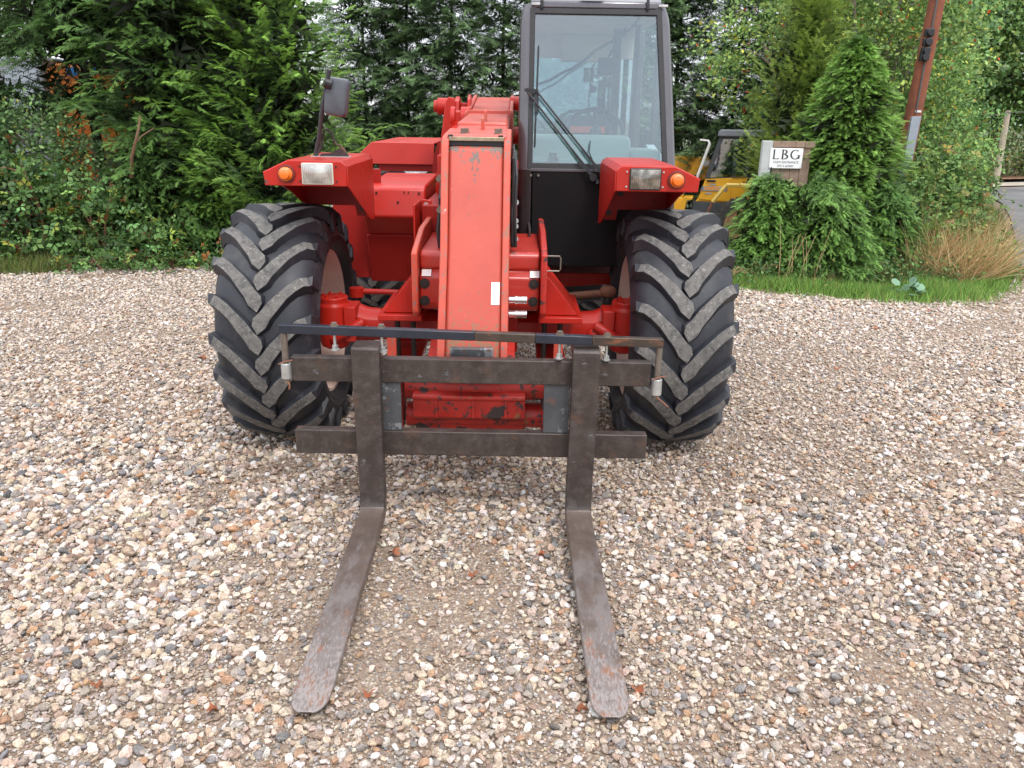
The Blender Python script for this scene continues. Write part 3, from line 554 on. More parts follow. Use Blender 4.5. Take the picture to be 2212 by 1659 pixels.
# ---- right side
def sgap(p): return (p[:, 0] > 2.72) & (p[:, 0] < 3.25) & (p[:, 2] > 1.12) & (p[:, 1] < 9.5)
TH_in, TH_tip = (.040, .078, .024), (.15, .275, .06)
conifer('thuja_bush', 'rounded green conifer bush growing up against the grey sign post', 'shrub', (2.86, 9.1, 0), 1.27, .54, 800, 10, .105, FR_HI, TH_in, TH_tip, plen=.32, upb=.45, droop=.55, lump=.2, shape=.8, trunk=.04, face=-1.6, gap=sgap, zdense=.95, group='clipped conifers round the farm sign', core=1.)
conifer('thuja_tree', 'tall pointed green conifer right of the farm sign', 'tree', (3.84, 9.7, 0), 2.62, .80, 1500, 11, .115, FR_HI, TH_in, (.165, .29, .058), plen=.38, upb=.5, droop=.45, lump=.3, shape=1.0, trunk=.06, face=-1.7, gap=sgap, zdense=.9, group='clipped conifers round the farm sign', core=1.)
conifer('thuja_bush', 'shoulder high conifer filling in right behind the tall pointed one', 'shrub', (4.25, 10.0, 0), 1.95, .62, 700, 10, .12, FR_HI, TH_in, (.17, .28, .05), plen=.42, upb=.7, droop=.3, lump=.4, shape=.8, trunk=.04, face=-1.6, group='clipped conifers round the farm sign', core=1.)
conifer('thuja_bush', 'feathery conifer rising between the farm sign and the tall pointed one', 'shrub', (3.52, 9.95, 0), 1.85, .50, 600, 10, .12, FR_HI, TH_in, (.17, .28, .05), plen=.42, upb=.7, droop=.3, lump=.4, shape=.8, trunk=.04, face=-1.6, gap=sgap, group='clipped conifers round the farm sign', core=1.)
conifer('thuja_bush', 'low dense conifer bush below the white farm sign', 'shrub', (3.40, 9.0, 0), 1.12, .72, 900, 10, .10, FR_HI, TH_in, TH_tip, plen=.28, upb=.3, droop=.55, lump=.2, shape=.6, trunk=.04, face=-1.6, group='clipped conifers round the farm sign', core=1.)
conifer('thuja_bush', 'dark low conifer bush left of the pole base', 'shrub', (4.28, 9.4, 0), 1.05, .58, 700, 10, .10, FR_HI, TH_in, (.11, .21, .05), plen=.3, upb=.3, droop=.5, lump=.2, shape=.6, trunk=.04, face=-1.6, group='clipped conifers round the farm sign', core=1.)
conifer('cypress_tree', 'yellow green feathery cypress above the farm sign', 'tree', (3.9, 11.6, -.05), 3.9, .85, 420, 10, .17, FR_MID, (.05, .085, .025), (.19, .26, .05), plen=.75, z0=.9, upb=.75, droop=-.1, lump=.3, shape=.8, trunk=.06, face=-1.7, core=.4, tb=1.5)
haw = [(.135, .22, .06), (.21, .30, .085), (.08, .145, .04), (.34, .34, .05), (.36, .05, .02)]
shrub('hawthorn_tree', 'wide hawthorn with yellowing leaves and red berries behind the sign', 'tree', (5.0, 12.6, -.3),
      [(3.6, 12.6, 2.6, .95, .8, 1.0), (4.7, 12.5, 3.6, 1.1, .9, 1.2), (5.6, 12.4, 2.3, 1.0, .9, 1.1), (5.7, 12.6, 3.5, 1.0, .9, 1.3), (4.6, 12.6, 1.5, 1.0, .8, .8), (5.5, 12.2, 1.1, .7, .7, .8)], 27000, .062, LEAF, haw, [5, 4, 2.5, .8, .25], stems=16, stem_m=bark_pale, clump=950)
shrub('bramble_bush', 'bramble mound tangled round the foot of the leaning pole', 'bramble', (5.1, 10.0, 0),
      [(4.75, 9.6, .45, .45, .4, .45), (5.2, 10.1, .55, .45, .5, .55), (5.5, 10.5, .8, .45, .5, .6), (4.9, 9.5, .3, .4, .3, .35)], 8500, .07, TRI, [(.085, .15, .04), (.14, .22, .06), (.05, .09, .025), (.20, .18, .05), (.18, .07, .03)], [5, 4, 3, 1, .6], stems=26, stem_m=rust_m, clump=500)
shrub('hedge_bush', 'broad leafy hedge to the right of the leaning pole', 'hedge', (6.4, 12.2, 0),
      [(5.9, 11.4, .9, .6, .5, .9), (6.5, 12.6, 1.2, .6, .6, 1.1), (7.0, 14, 1.2, .6, .7, 1.1), (5.8, 12, 1.9, .5, .6, .8), (8.3, 15.6, .8, .6, .6, .7), (9.6, 18.4, .9, .7, .7, .9)], 20000, .06, LEAF, [(.105, .19, .05), (.16, .26, .07), (.06, .115, .035), (.30, .26, .05), (.26, .10, .03)], [5, 4, 3, .5, .2], stems=20, clump=900)
far = [(6.4, 15.6, 7.5, 1.35, 'tall green tree just right of the leaning pole'), (8.8, 21.0, 9.5, 1.9, 'big dark green tree over the bend of the lane'), (15.4, 28, 7.5, 2.4, 'pale green tree behind the distant thin pole'),
       (12.3, 28, 11, 2.8, 'far green tree filling the gap beyond the lane'), (18.6, 29, 10, 3.2, 'far tree at the right edge of the picture')]
for i, (x, y, h, r_, lab) in enumerate(far):
    g0 = float(gz(np.array(x), np.array(y))) if y < 30 else 0
    shrub('broadleaf_tree', lab, 'tree', (x, y, g0), [(x, y, h * .55, r_, r_, h * .38), (x + r_ * .6, y - .5, h * .4, r_ * .7, r_ * .6, h * .22), (x - r_ * .6, y - .4, h * .36, r_ * .75, r_ * .6, h * .24), (x, y - r_ * .5, h * .7, r_ * .8, r_ * .6, h * .2)], 15000, .13 + .02 * i, LEAF,
          [(.10, .185, .055), (.155, .25, .08), (.065, .12, .04), (.22, .26, .08)], [5, 4, 3, 1], stems=10, clump=650, group='leafy trees along the lane', stem_m=bark_dark)
shrub('far_hedge', 'low clipped hedge on the bank beyond the bend of the lane', 'hedge', (17, 26, 0), [(x, 25.2 + (x - 12) * .25, .75, 1.4, .7, .85) for x in (12.2, 14, 16, 18, 20.2, 22.5)], 16000, .10, LEAF, [(.075, .11, .035), (.11, .15, .045), (.14, .10, .05)], [4, 3, 1], stems=12, clump=900)
# bank with leaf litter under the far hedge
strip('bank', [(11.9, 21.7), (13.9, 24.3), (18.4, 26.3), (30, 27.7)], [(11.0, 24), (13, 26.5), (18, 29), (30, 31)], .12, mat('brown_leaf_litter', (.28, .15, .09), .95, var=.3, vscale=6, bump=.6, layers=(((.10, .14, .04), 5, .56, .1, S1, None, .9),)))

strip('field', [(-60, 17.2), (-8, 17.2), (0, 17.6), (8, 18.2), (9.3, 21.5), (10.6, 24), (12.6, 27), (18, 29.3), (30, 31.3), (60, 32)], [(-900, 1400)] + [(x, 1400) for x in (-200, 0, 200, 400, 600, 800, 1000, 1200, 1400)], .04, mat('rough_green_field', (.07, .10, .035), .95, var=.3, vscale=2, bump=.5))
shrub('herb_patch', 'mixed low herbs and nettles at the foot of the clipped conifers', 'weeds', (3.6, 8.6, 0), [(x, 8.62 + .1 * math.sin(x * 5) + max(0, x - 4.4) * .7, .06, .3, .22, .16 + .08 * math.sin(x * 7)) for x in np.arange(2.3, 5.9, .25)], 5200, .045, LEAF, [(.06, .12, .035), (.09, .17, .05), (.16, .14, .05), (.045, .085, .03)], [4, 3, 1.5, 2], stems=24, stem_m=mat('straw_stem', (.30, .22, .11), .85), clump=420)
shrub('herb_patch', 'green weeds mixed into the tall dry grass beside the lane', 'weeds', (5.2, 9.2, 0), [(4.6, 8.9, .1, .3, .25, .25), (5.1, 9.0, .12, .3, .25, .28), (5.5, 9.4, .15, .3, .3, .3), (5.6, 8.9, .05, .3, .2, .15)], 1800, .05, LEAF, [(.07, .14, .035), (.12, .19, .05), (.22, .17, .06)], [4, 3, 1.5], stems=8, stem_m=MATS['straw_stem'], clump=150)
shrub('herb_patch', 'small trailing bramble shoots spreading over the gravel edge at left', 'weeds', (-4.0, 8.9, 0), [(x, 8.5 + (x + 5) * .3, .04, .25, .14, .12 + .05 * math.sin(x * 7)) for x in np.arange(-4.9, -2.6, .22)], 1300, .06, TRI, BR_pal, [5, 4, 3, .9, .35], stems=10, stem_m=rust_m, clump=160)
# ---- grass, dry grass and weeds
def grassfield(name, label, cat, pts, hgt, wid, pal, wts, lean=.35):
    n = len(pts); d = np.stack([rng.normal(0, lean, n), rng.normal(0, lean, n), np.ones(n)], 1); h = hgt * rng.uniform(.5, 1.3, n)
    V, F = place(BLADE[0], BLADE[1], pts, d, rng.normal(0, 1, (n, 3)), h, np.full(n, wid)); pal = np.array(pal); w = np.array(wts) / sum(wts)
    C = pal[rng.choice(len(pal), n, p=w)] * rng.uniform(.7, 1.3, (n, 1)) * 1.35
    return tag(tri_mesh(name, V, F, np.repeat(C, len(BLADE[0]), 0), grassm), label, cat, kind='stuff')
def region(poly, n):
    p = np.array(poly, float); out = []
    lo, hi = p.min(0), p.max(0)
    while sum(map(len, out)) < n:
        q = rng.uniform(lo, hi, (n, 2)); ins = np.zeros(len(q), bool); j = len(p) - 1
        for i in range(len(p)):
            c = ((p[i, 1] > q[:, 1]) != (p[j, 1] > q[:, 1])) & (q[:, 0] < (p[j, 0] - p[i, 0]) * (q[:, 1] - p[i, 1]) / (p[j, 1] - p[i, 1] + 1e-12) + p[i, 0]); ins ^= c; j = i
        out.append(q[ins])
    q = np.concatenate(out)[:n]; return np.column_stack([q, gz(q[:, 0], q[:, 1])])
VERGE = [(2.1, 8.5), (2.4, 8.25), (3.0, 7.98), (3.6, 7.75), (4.3, 7.72), (4.8, 7.95), (5.2, 8.45), (5.55, 8.95), (5.85, 9.5), (6.3, 10.5), (5.9, 10.6), (5, 9.6), (3.6, 9.1), (2.2, 9.3)]
Gp = [(.13, .25, .05), (.19, .32, .065), (.09, .17, .038), (.26, .21, .08)]
vp = region(VERGE, 30000) + rng.normal(0, 1, (30000, 3)) * np.array([.11, .11, 0])
grassfield('verge_grass', 'green grass verge along the gravel in front of the farm sign', 'grass', vp, .115 * (.6 + .9 * np.clip(vnoise(vp[:, 0], vp[:, 1], 5, 33) + .5, 0, 1.4)), .007, Gp, [5, 4, 3, 1.3])
grassfield('verge_weeds', 'taller weeds and seeding grass at the foot of the conifers', 'grass', region([(2.2, 8.75), (3.4, 8.3), (4.6, 8.5), (5.4, 9.0), (5.0, 9.6), (3.6, 9.2), (2.2, 9.2)], 5200), .22, .008, [(.06, .11, .03), (.09, .15, .04), (.30, .22, .10), (.22, .13, .06)], [4, 3, 1.4, .6], .5)
dg = region([(4.35, 8.75), (4.9, 8.5), (5.4, 8.8), (5.75, 9.4), (5.95, 10.2), (5.3, 10.0)], 5200); dg[:, 2] += rng.uniform(0, .1, len(dg))
grassfield('dry_grass', 'tall straw coloured dry grass beside the lane', 'grass', dg, .56 * (.5 + .8 * (vnoise(dg[:, 0], dg[:, 1], 6, 21) + .6)), .006, [(.46, .29, .14), (.34, .21, .10), (.54, .42, .24), (.13, .19, .05)], [5, 3.5, 3, 2.2], .8)
dg2 = region([(5.7, 9.9), (6.4, 10.6), (7.35, 12.1), (9.15, 15.4), (8.5, 15.4), (6.3, 11.8)], 5200)
grassfield('lane_edge_grass', 'mixed green and straw grass edging the asphalt lane', 'grass', dg2, .3, .009, [(.30, .22, .10), (.09, .14, .04), (.06, .10, .03)], [3, 3, 2], .5)
lg = region([(-7, 8.25), (-5.2, 8.3), (-4.75, 8.6), (-5.2, 8.95), (-7, 9)], 4200)
grassfield('hedge_foot_grass', 'dry yellowing grass at the foot of the left hedge', 'grass', lg, .2, .007, [(.14, .17, .045), (.22, .20, .08), (.08, .13, .03)], [4, 2, 3], .4)
lg = region([(-4.9, 8.65), (-2.6, 9.3), (-2.6, 9.6), (-4.9, 9.1)], 1500)
grassfield('hedge_foot_weeds', 'short weeds where the gravel meets the conifers', 'grass', lg, .10, .009, [(.07, .13, .03), (.05, .09, .025), (.16, .09, .05)], [4, 2, 1], .5)
b = B(); st = thing('dry_stalks', 'tall bare straw stalks standing in front of the conifer bush', 'weeds', (3.0, 8.5, 0))
for k in range(9):
    x = 2.85 + .05 * k + random.uniform(-.04, .04); t = Vector((x + random.uniform(-.16, .16), 8.45, random.uniform(.35, .75))); b.tube([(x, 8.5, 0), (x + (t.x - x) * .3, 8.48, t.z * .5), t], .006, 5, r2=.0025)
b.build('stem', mat('straw_stalk', (.42, .31, .15), .8), st)
mal = thing('mallow_plant', 'pale blue green round leaved weed in the grass verge', 'weed', (3.95, 7.95, 0)); P_, O_ = blobs([(3.95, 7.95, .1, .14, .1, .1), (4.12, 7.98, .13, .1, .08, .06)], 34)
tri_mesh('foliage', *leafcloud(P_, O_, .085, (np.array([(0, 0, 0), (.3, .45, 0), (.8, .4, 0), (1, 0, 0), (.8, -.4, 0), (.3, -.45, 0)]), np.array([(0, 1, 2), (0, 2, 3), (0, 3, 4), (0, 4, 5)])), [(.13, .22, .14)], [1], 1.5), leafm, mal)

# ------------------------------------------------------------------ wheel
def rc(x): return float(np.interp(abs(x) / .935, [0, .12, .19, .232, .258, .268, .255], [.586, .583, .570, .537, .495, .45, .39]))
def wheel(parent, cx, cy=4.19, cz=.615, lab=None, flip=1):
    hub = B().lathe([(-.05, .02), (-.06, .08), (.02, .11), (.04, .16)], (cx, cy, cz), 24).build('wheel', rim_m, parent, label=lab)
    prof = [(-.200, .365), (-.215, .378), (-.240, .392), (-.2655, .425), (-.262, .43), (-.270, .46), (-.266, .463), (-.258, .495), (-.232, .537), (-.19, .570), (-.12, .583), (0, .586), (.12, .583), (.19, .570), (.232, .537), (.258, .495), (.266, .463), (.270, .46), (.262, .43), (.2655, .425), (.240, .392), (.215, .378), (.200, .365)]
    b = B(); b.lathe([(x * .935, q) for x, q in prof], (cx, cy, cz), 72)
    for xr in (.245, -.245):
        pass
    N = 19
    for s in (-1, 1):
        for i in range(N):
            th0 = 2 * math.pi * (i + (0.5 if s > 0 else 0)) / N + random.uniform(-.006, .006)
            rings, us = [], [0, .1, .22, .38, .55, .72, .88, 1.0]
            pts = []
            for u in us: pts.append((s * (-.012 + .236 * u), th0 + .40 * (1 - (1 - u) ** 1.4), None))
            for j, (x, th, _) in enumerate(pts):
                a, c = pts[max(j - 1, 0)], pts[min(j + 1, len(pts) - 1)]; dx, dt = c[0] - a[0], (c[1] - a[1]) * .6; l = math.hypot(dx, dt); nx, nt_ = -dt / l * s, dx / l * s
                if j == 0: nx *= .4
                wt = .036 if j < 2 else .029 if j < 4 else .024; wb = wt + .017; rb_ = rc(x) - .012; rt = min(.620 - .3 * x * x - (.006 if j == len(pts) - 1 else 0), rc(x) + .06)
                def Q(o, r_): xx = x + nx * o; t = th + nt_ * o / .6; return (cx + xx, cy - r_ * math.cos(t), cz + r_ * math.sin(t))
                rings.append([Q(-wb, rb_), Q(-wt, rt), Q(wt, rt), Q(wb, rb_)])
            # runs down over the shoulder
            for (x, r1, r2, w) in ((.244, .515, .578, .026), (.258, .47, .49, .02)):
                th = pts[-1][1] + .015
                def Q(o, r_, xx): t = th + o / .6; return (cx + s * xx, cy - r_ * math.cos(t), cz + r_ * math.sin(t))
                rings.append([Q(-w - .01, r1 - .01, x - .02), Q(-w, r2, x), Q(w, r2, x), Q(w + .01, r1 - .01, x - .02)])
            o = len(b.v); m = len(rings)
            for q in rings: b.v += q
            for k in range(m - 1):
                for e in range(4):
                    j = (e + 1) % 4; b.f.append([o + k * 4 + e, o + k * 4 + j, o + (k + 1) * 4 + j, o + (k + 1) * 4 + e]); b.m.append(1 if (e == 1 and k < m - 3) else 0); b.s.append(False)
            b.f.append([o, o + 1, o + 2, o + 3]); b.f.append([o + (m - 1) * 4 + e for e in range(4)]); b.m += [0, 0]; b.s += [False, False]
    b.build('tyre', [rubber, lugface], hub, bevel=.0035, seg=2)
    r_ = B(); 
    r_.lathe([(-.205, .372), (-.222, .382), (-.222, .368), (-.205, .355), (-.17, .345), (-.10, .325), (-.02, .31), (.02, .22), (.02, .12)], (cx, cy, cz), 56).lathe([(.205, .372), (.222, .382), (.222, .368), (.205, .355), (.17, .345), (.10, .325), (-.02, .31)], (cx, cy, cz), 56)
    r_.v = [(cx + (p[0] - cx) * .94, p[1], p[2]) for p in r_.v]; r_.build('rim', rim_m, hub); return hub

# ------------------------------------------------------------------ the red telehandler
TX = -.175
T = thing('telehandler', 'red telescopic handler with dark cab and big tractor tyres on the gravel', 'telehandler', (TX, 4.19, 0))
for cx, cy, lb in ((-1.190, 4.19, None), (.818, 4.19, None), (-1.19, 7.1, None), (.818, 7.1, None)): wheel(T, cx, cy, .615)
# small stones stuck in the right tyre
# --- axle
b = B()
for s in (-1, 1):
    X = lambda d: TX + s * d
    rr = []
    for d, zc, hy, hz in ((.0, .605, .10, .10), (.14, .605, .10, .10), (.15, .608, .095, .088), (.46, .610, .095, .088), (.52, .612, .09, .085), (.55, .612, .10, .088), (.60, .612, .10, .092), (.66, .62, .10, .11), (.76, .63, .09, .12)):
        rr.append([(X(d), 4.15 + hy * math.cos(a) * (1 if abs(math.cos(a)) < .9 else .92), zc + hz * math.sin(a)) for a in [2 * math.pi * k / 12 for k in range(12)]])
    b.rings(rr)
b.build('axle', red, T, bevel=.004)
b = B(); b.lathe([(-.11, .02), (-.11, .12), (-.06, .155), (.06, .155), (.11, .12), (.11, .02)], (TX + .02, 4.13, .60), 20); b.box(TX + .07, TX + .20, 3.98, 4.1, .515, .70)
b.build('differential_housing', red, T, bevel=.008)
for s in (-1, 1):
    b = B(); x = TX + s * .765
    rr = []
    for z, r_ in ((.50, .05), (.515, .075), (.58, .085), (.66, .088), (.735, .085), (.745, .075), (.775, .075)): rr.append([(x + r_ * math.cos(a), 4.08 + r_ * 1.05 * math.sin(a), z) for a in [2 * math.pi * k / 20 for k in range(20)]])
    b.rings(rr); b.tube([(TX + s * .60, 4.02, .655), (TX + s * .70, 3.99, .60), (TX + s * .76, 4.0, .56)], .028, 10); b.ball((TX + s * .60, 4.03, .605), .03, 8, sc=(1.2, .8, 1))
    b.box(min(TX + s * .64, TX + s * .70), max(TX + s * .64, TX + s * .70), 4.0, 4.16, .55, .735)
    h = b.build('axle_hub', red, T, bevel=.005)
    for k in range(6): a = k * 1.05; B().hexbolt((x + .055 * math.cos(a), 4.08 + .055 * math.sin(a), .775), (0, 0, 1), .009, .012).build('bolt', red, h)
    # spring clamps over the axle
    b = B(); e0, e1 = sorted((TX + s * .45, TX + s * .30)); b.box(e0, e1, 3.93, 4.32, .468, .492); cl = b.build('axle_clamp', red, T, bevel=.004)
    for d in (.335, .415):
        b = B(); b.cyl((TX + s * d, 3.955, .43), (TX + s * d, 3.955, .735), .0135, 10).hexbolt((TX + s * d, 3.955, .45), (0, 0, 1), .022, .018); b.build('stud', dark_bolt, cl)
b = B(); b.tube([(-.88, 4.42, .73), (-.62, 4.42, .726), (-.3, 4.42, .72)], .016, 10).cyl((-.885, 4.42, .70), (-.885, 4.42, .75), .042, 16); k = b.build('steering_rod', red, T, label='red left steering rod')
b = B(); b.cyl((-.885, 4.42, .66), (-.885, 4.42, .70), .03, 14); b.build('ball_joint_boot', black, k)
b = B(); b.tube([(.05, 4.45, .70), (.28, 4.45, .712), (.50, 4.45, .735)], .021, 10).ball((.535, 4.45, .745), .045, 8, sc=(1.1, 1, .8)); k = b.build('steering_rod', rust_m, T, label='rusty right steering rod')
b = B(); b.cyl((.535, 4.45, .64), (.535, 4.45, .715), .034, 14, r2=.03); b.build('ball_joint_boot', black, k)
# --- front frame behind the boom
b = B(); x0, x1 = -.443, .122
b.prism([(3.75, 1.072), (3.735, 1.055), (3.735, .995), (3.75, .985), (3.715, .955), (3.71, .83), (3.73, .80), (3.78, .785), (4.3, .785), (4.3, 1.085)], 'x', x0, x1)
fr = b.build('front_frame', mat('frame_red_paint', (.45, .024, .012), .42, var=.12, vscale=5, coat=.2, bump=.1, bscale=25, layers=(((.14, .10, .085), 9, .62, .05, (1, 1, 2), None, .5), ((.17, .11, .09), 24, .66, .03, S1, None, .6))), T, bevel=.012, seg=3)
for sx, xa, xb in ((-1, -.475, -.446), (1, .125, .154)):
    b = B(); b.prism([(3.66, 1.075), (3.66, .80), (3.68, .775), (4.35, .775), (4.35, 1.16), (3.98, 1.15), (3.70, 1.09)], 'x', xa, xb); sp = b.build('side_plate', red_worn if sx < 0 else red_chip, fr, bevel=.006)
    xg = xa if sx < 0 else xb; b = B(); b.prism([(xg, .755), (xg, .945), (xg + sx * .02, .935), (xg + sx * .165, .755)], 'y', 3.82, 3.85); b.prism([(xg, .755), (xg, .945), (xg + sx * .02, .935), (xg + sx * .165, .755)], 'y', 4.2, 4.23)
    b.add([(xg, 3.85, .94), (xg, 4.2, .94), (xg + sx * .16, 4.2, .758), (xg + sx * .16, 3.85, .758)], [(0, 1, 2, 3)]); b.build('gusset', red, fr, bevel=.003)
    b = B(); e0, e1 = sorted((xg - sx * .03, xg + sx * .185)); b.box(e0, e1, 3.78, 4.32, .722, .752); b.build('base_plate', red, fr, bevel=.004)
for x, z in ((-.42, .925), (-.42, .842), (.095, .93), (.093, .845)): b = B().hexbolt((x, 3.712, z), (0, -1, 0), .012, .012); b.cyl((x, 3.713, z), (x, 3.708, z), .024, 16); b.build('bolt', dark_bolt, fr)
for x in (-.412, .098):
    b = B().box(x - .024, x + .024, 3.7335, 3.7345, .96, .975)
    b.add([(x - .022, 3.714, .958), (x + .022, 3.714, .958), (x + .022, 3.742, .984), (x - .022, 3.742, .984)], [(0, 1, 2, 3)]); k = B(); k.add([(x - .022, 3.711, .960), (x + .022, 3.711, .960), (x + .022, 3.7405, .9868), (x - .022, 3.7405, .9868)], [(0, 1, 2, 3)]); k.build('sticker', white_lbl, fr)
b = B()
for x in (.185,): b.tube([(x, 3.73, 1.06), (x + .028, 3.73, 1.06), (x + .034, 3.73, 1.05), (x + .034, 3.73, 1.0), (x + .028, 3.73, .99), (x - .03, 3.73, .99)], .004, 6).tube([(x - .03, 3.73, 1.06), (x, 3.73, 1.06)], .004, 6)
b.build('rope_loop', bolt_m, fr)
for z in (.882, .815):
    b = B()
    for xa, xb, r_ in ((-.02, .01, .016), (.01, .016, .02), (.016, .030, .017), (.03, .034, .014), (.034, .062, .0175)): b.cyl((xa, 3.58, z), (xb, 3.58, z), r_, 14)
    b.build('hydraulic_coupling', chrome, T)
# --- boom: head, main section
HF = [(3.22, .62), (3.25, .725), (3.452, 1.122), (3.565, 1.535), (3.60, 1.572)]
b = B()
b.prism([(3.236, .60), (3.26, .725), (3.462, 1.124), (3.572, 1.530), (3.585, 1.552), (3.63, 1.555), (4.0, 1.50), (4.0, 1.25), (3.72, 1.10), (3.60, .60)], 'x', -.289, -.052)
boom = b.build('boom', red_face, T, bevel=.012, seg=3)
for xa, xb in ((-.321, -.289), (-.052, -.022)):
    b = B(); b.prism([(3.212, .62), (3.240, .725), (3.443, 1.122), (3.555, 1.54), (3.585, 1.585), (3.70, 1.60), (4.05, 1.62), (4.05, 1.22), (3.75, 1.08), (3.64, .62)], 'x', xa, xb); b.build('side_plate', red_worn, boom, bevel=.004)
# mouth of the boom above the face: dark slot, worn collar, bolts
b = B(); b.box(-.289, -.052, 3.60, 3.68, 1.556, 1.575); b.build('slot_shade', dark_in, boom)  # dark block put in for the shade inside the open slot
b = B(); b.prism([(-.289, 1.575), (-.289, 1.592), (-.052, 1.592), (-.052, 1.575)], 'y', 3.585, 3.61); b.build('wear_bar', mat('bare_worn_steel', (.36, .29, .2), .4, .6, var=.3, vscale=30), boom, bevel=.002)
b = B(); b.prism([(3.595, 1.588), (3.61, 1.600), (3.90, 1.612), (3.90, 1.59)], 'x', -.30, -.042); b.build('top_collar', red_top, boom, bevel=.004)
for x in (-.235, -.085):
    for dx, dy in ((0, 0), (.012, .05)): b = B().hexbolt((x + dx, 3.70 + dy, 1.603), (0, 0, 1), .011, .022); b.build('bolt', bolt_m, boom)
for x in (-.283, -.066): b = B().box(x - .01, x + .01, 3.593, 3.61, 1.592, 1.600).build('bolt', dark_bolt, boom)
b = B(); b.prism([(3.86, 1.612), (4.35, 1.637), (5.35, 1.688), (5.35, 1.30), (3.86, 1.2)], 'x', -.294, -.040)
b.build('boom_section', red_top, boom, bevel=.012, seg=3)
b = B(); b.prism([(4.25, 1.648), (5.4, 1.698), (6.42, 1.812), (6.55, 1.78), (6.5, 1.35), (4.25, 1.25)], 'x', -.30, -.045); b.build('boom_section', red_top, boom, bevel=.012, seg=3)
b = B(); b.box(-.312, -.03, 5.25, 5.30, 1.60, 1.712); b.prism([(5.3, 1.70), (6.45, 1.83), (6.5, 1.6), (5.3, 1.5)], 'x', -.045, -.022); b.prism([(5.3, 1.70), (6.45, 1.83), (6.5, 1.6), (5.3, 1.5)], 'x', -.325, -.30); b.build('stiffener_rib', red_top, boom, bevel=.005)
for y0, z0, h in ((3.98, 1.605, .062), (4.33, 1.64, .062)): b = B(); b.prism([(y0 - .03, z0), (y0 - .03, z0 + h), (y0 - .01, z0 + h + .008), (y0 + .05, z0 + h * .3), (y0 + .10, z0)], 'x', -.166, -.152); b.build('lifting_lug', red_worn, boom, bevel=.002)
b = B(); b.add([(-.098, 3.3465, .917), (-.062, 3.3465, .917), (-.062, 3.3875, .998), (-.098, 3.3875, .998)], [(0, 1, 2, 3)])
def facey(z): return float(np.interp(z, [.725, 1.124, 1.53], [3.26, 3.462, 3.572]))
b = B(); b.prism([(facey(.91) - .0025, .91), (facey(.998) - .0025, .998), (facey(.998) + .01, .998), (facey(.91) + .01, .91)], 'x', -.096, -.060); b.build('sticker', white_lbl, boom)
b = B(); b.box(-.262, -.082, 3.205, 3.235, .60, .755); b.build('nose_plate', grey_plate, boom, bevel=.006)
# pivots and compensation cylinder left of the boom
b = B(); b.prism([(-.535, 1.34), (-.50, 1.30), (-.405, 1.76), (-.425, 1.79), (-.455, 1.795), (-.475, 1.76)], 'y', 5.62, 5.9); tw = b.build('pivot_tower', red, T, bevel=.006)
b = B(); b.cyl((-.535, 5.72, 1.735), (-.43, 5.72, 1.735), .055, 20).cyl((-.56, 5.72, 1.735), (-.535, 5.72, 1.735), .04, 14); b.build('pivot_pin', red, tw, bevel=.003)
b = B(); b.prism([(5.6, 1.62), (5.65, 1.77), (5.75, 1.80), (5.9, 1.78), (6.0, 1.5), (5.7, 1.5)], 'x', -.415, -.385); b.prism([(5.6, 1.62), (5.65, 1.78), (5.75, 1.815), (5.9, 1.80), (6.0, 1.5), (5.7, 1.5)], 'x', -.33, -.31); b.box(-.385, -.33, 5.75, 5.95, 1.70, 1.76); b.build('bracket', red, tw, bevel=.005)
b = B(); b.cyl((-.425, 5.45, 1.66), (-.395, 5.45, 1.66), .072, 24).cyl((-.36, 5.45, 1.66), (-.30, 5.45, 1.66), .072, 24); b.build('pivot_boss', red, tw, bevel=.004)
b = B(); b.cyl((-.395, 5.45, 1.66), (-.36, 5.45, 1.66), .05, 20); b.prism([(5.40, 1.70), (5.50, 1.70), (5.50, 1.52), (5.40, 1.52)], 'x', -.397, -.358); cy = b.build('compensation_cylinder', red, T, bevel=.004)
b = B(); b.cyl((-.378, 5.42, 1.585), (-.378, 4.4, 1.30), .052, 18); b.build('cylinder_barrel', red, cy)
b = B(); b.cyl((-.378, 5.43, 1.588), (-.378, 5.38, 1.575), .06, 18); b.build('cylinder_collar', red, cy)
b = B(); b.cyl((-.045, 6.1, 1.765), (.03, 6.1, 1.765), .05, 18).build('pivot_pin', red, T); B().cyl((-.02, 5.9, 1.55), (.03, 5.9, 1.55), .06, 18).build('pivot_pin', red, T)
b = B(); b.box(-.37, -.327, 3.9, 4.1, 1.34, 1.50).cyl((-.375, 3.98, 1.39), (-.32, 3.98, 1.39), .055, 18); b.build('cylinder_eye', red, T, bevel=.004)
for y, z in ((3.80, 1.40), (3.80, 1.26)): B().hexbolt((-.345, y, z), (-.3, -1, 0), .014, .03).build('bolt', bolt_m, T)
for x, z0, z1 in ((-.340, 1.22, 1.40), (-.352, 1.02, 1.30)): B().tube([(x, 3.84, z0), (x - .01, 3.80, (z0 + z1) / 2), (x, 3.86, z1)], .010, 8).build('hydraulic_hose', black, T)
for x in (-.008, .004): B().tube([(x, 3.74, 1.10), (x - .006, 3.70, 1.25), (x, 3.74, 1.42), (x - .008, 3.9, 1.52)], .009, 8).build('hydraulic_hose', black, T)
b = B(); b.prism([(3.70, 1.12), (3.70, 1.50), (3.95, 1.55), (4.3, 1.45), (4.3, 1.12)], 'x', -.016, -.004); b.build('guide_plate', mat('greasy_black_steel', (.02, .018, .017), .5, .3, var=.3), T, bevel=.003)
for z in (1.19, 1.215, 1.30, 1.13): B().hexbolt((.004, 3.78, z), (.2, -1, 0), .010, .02).build('bolt', galv, T)
b = B(); b.cyl((-.005, 3.95, 1.41), (.012, 3.95, 1.41), .07, 24); b.build('pivot_cap', red, T, bevel=.004)
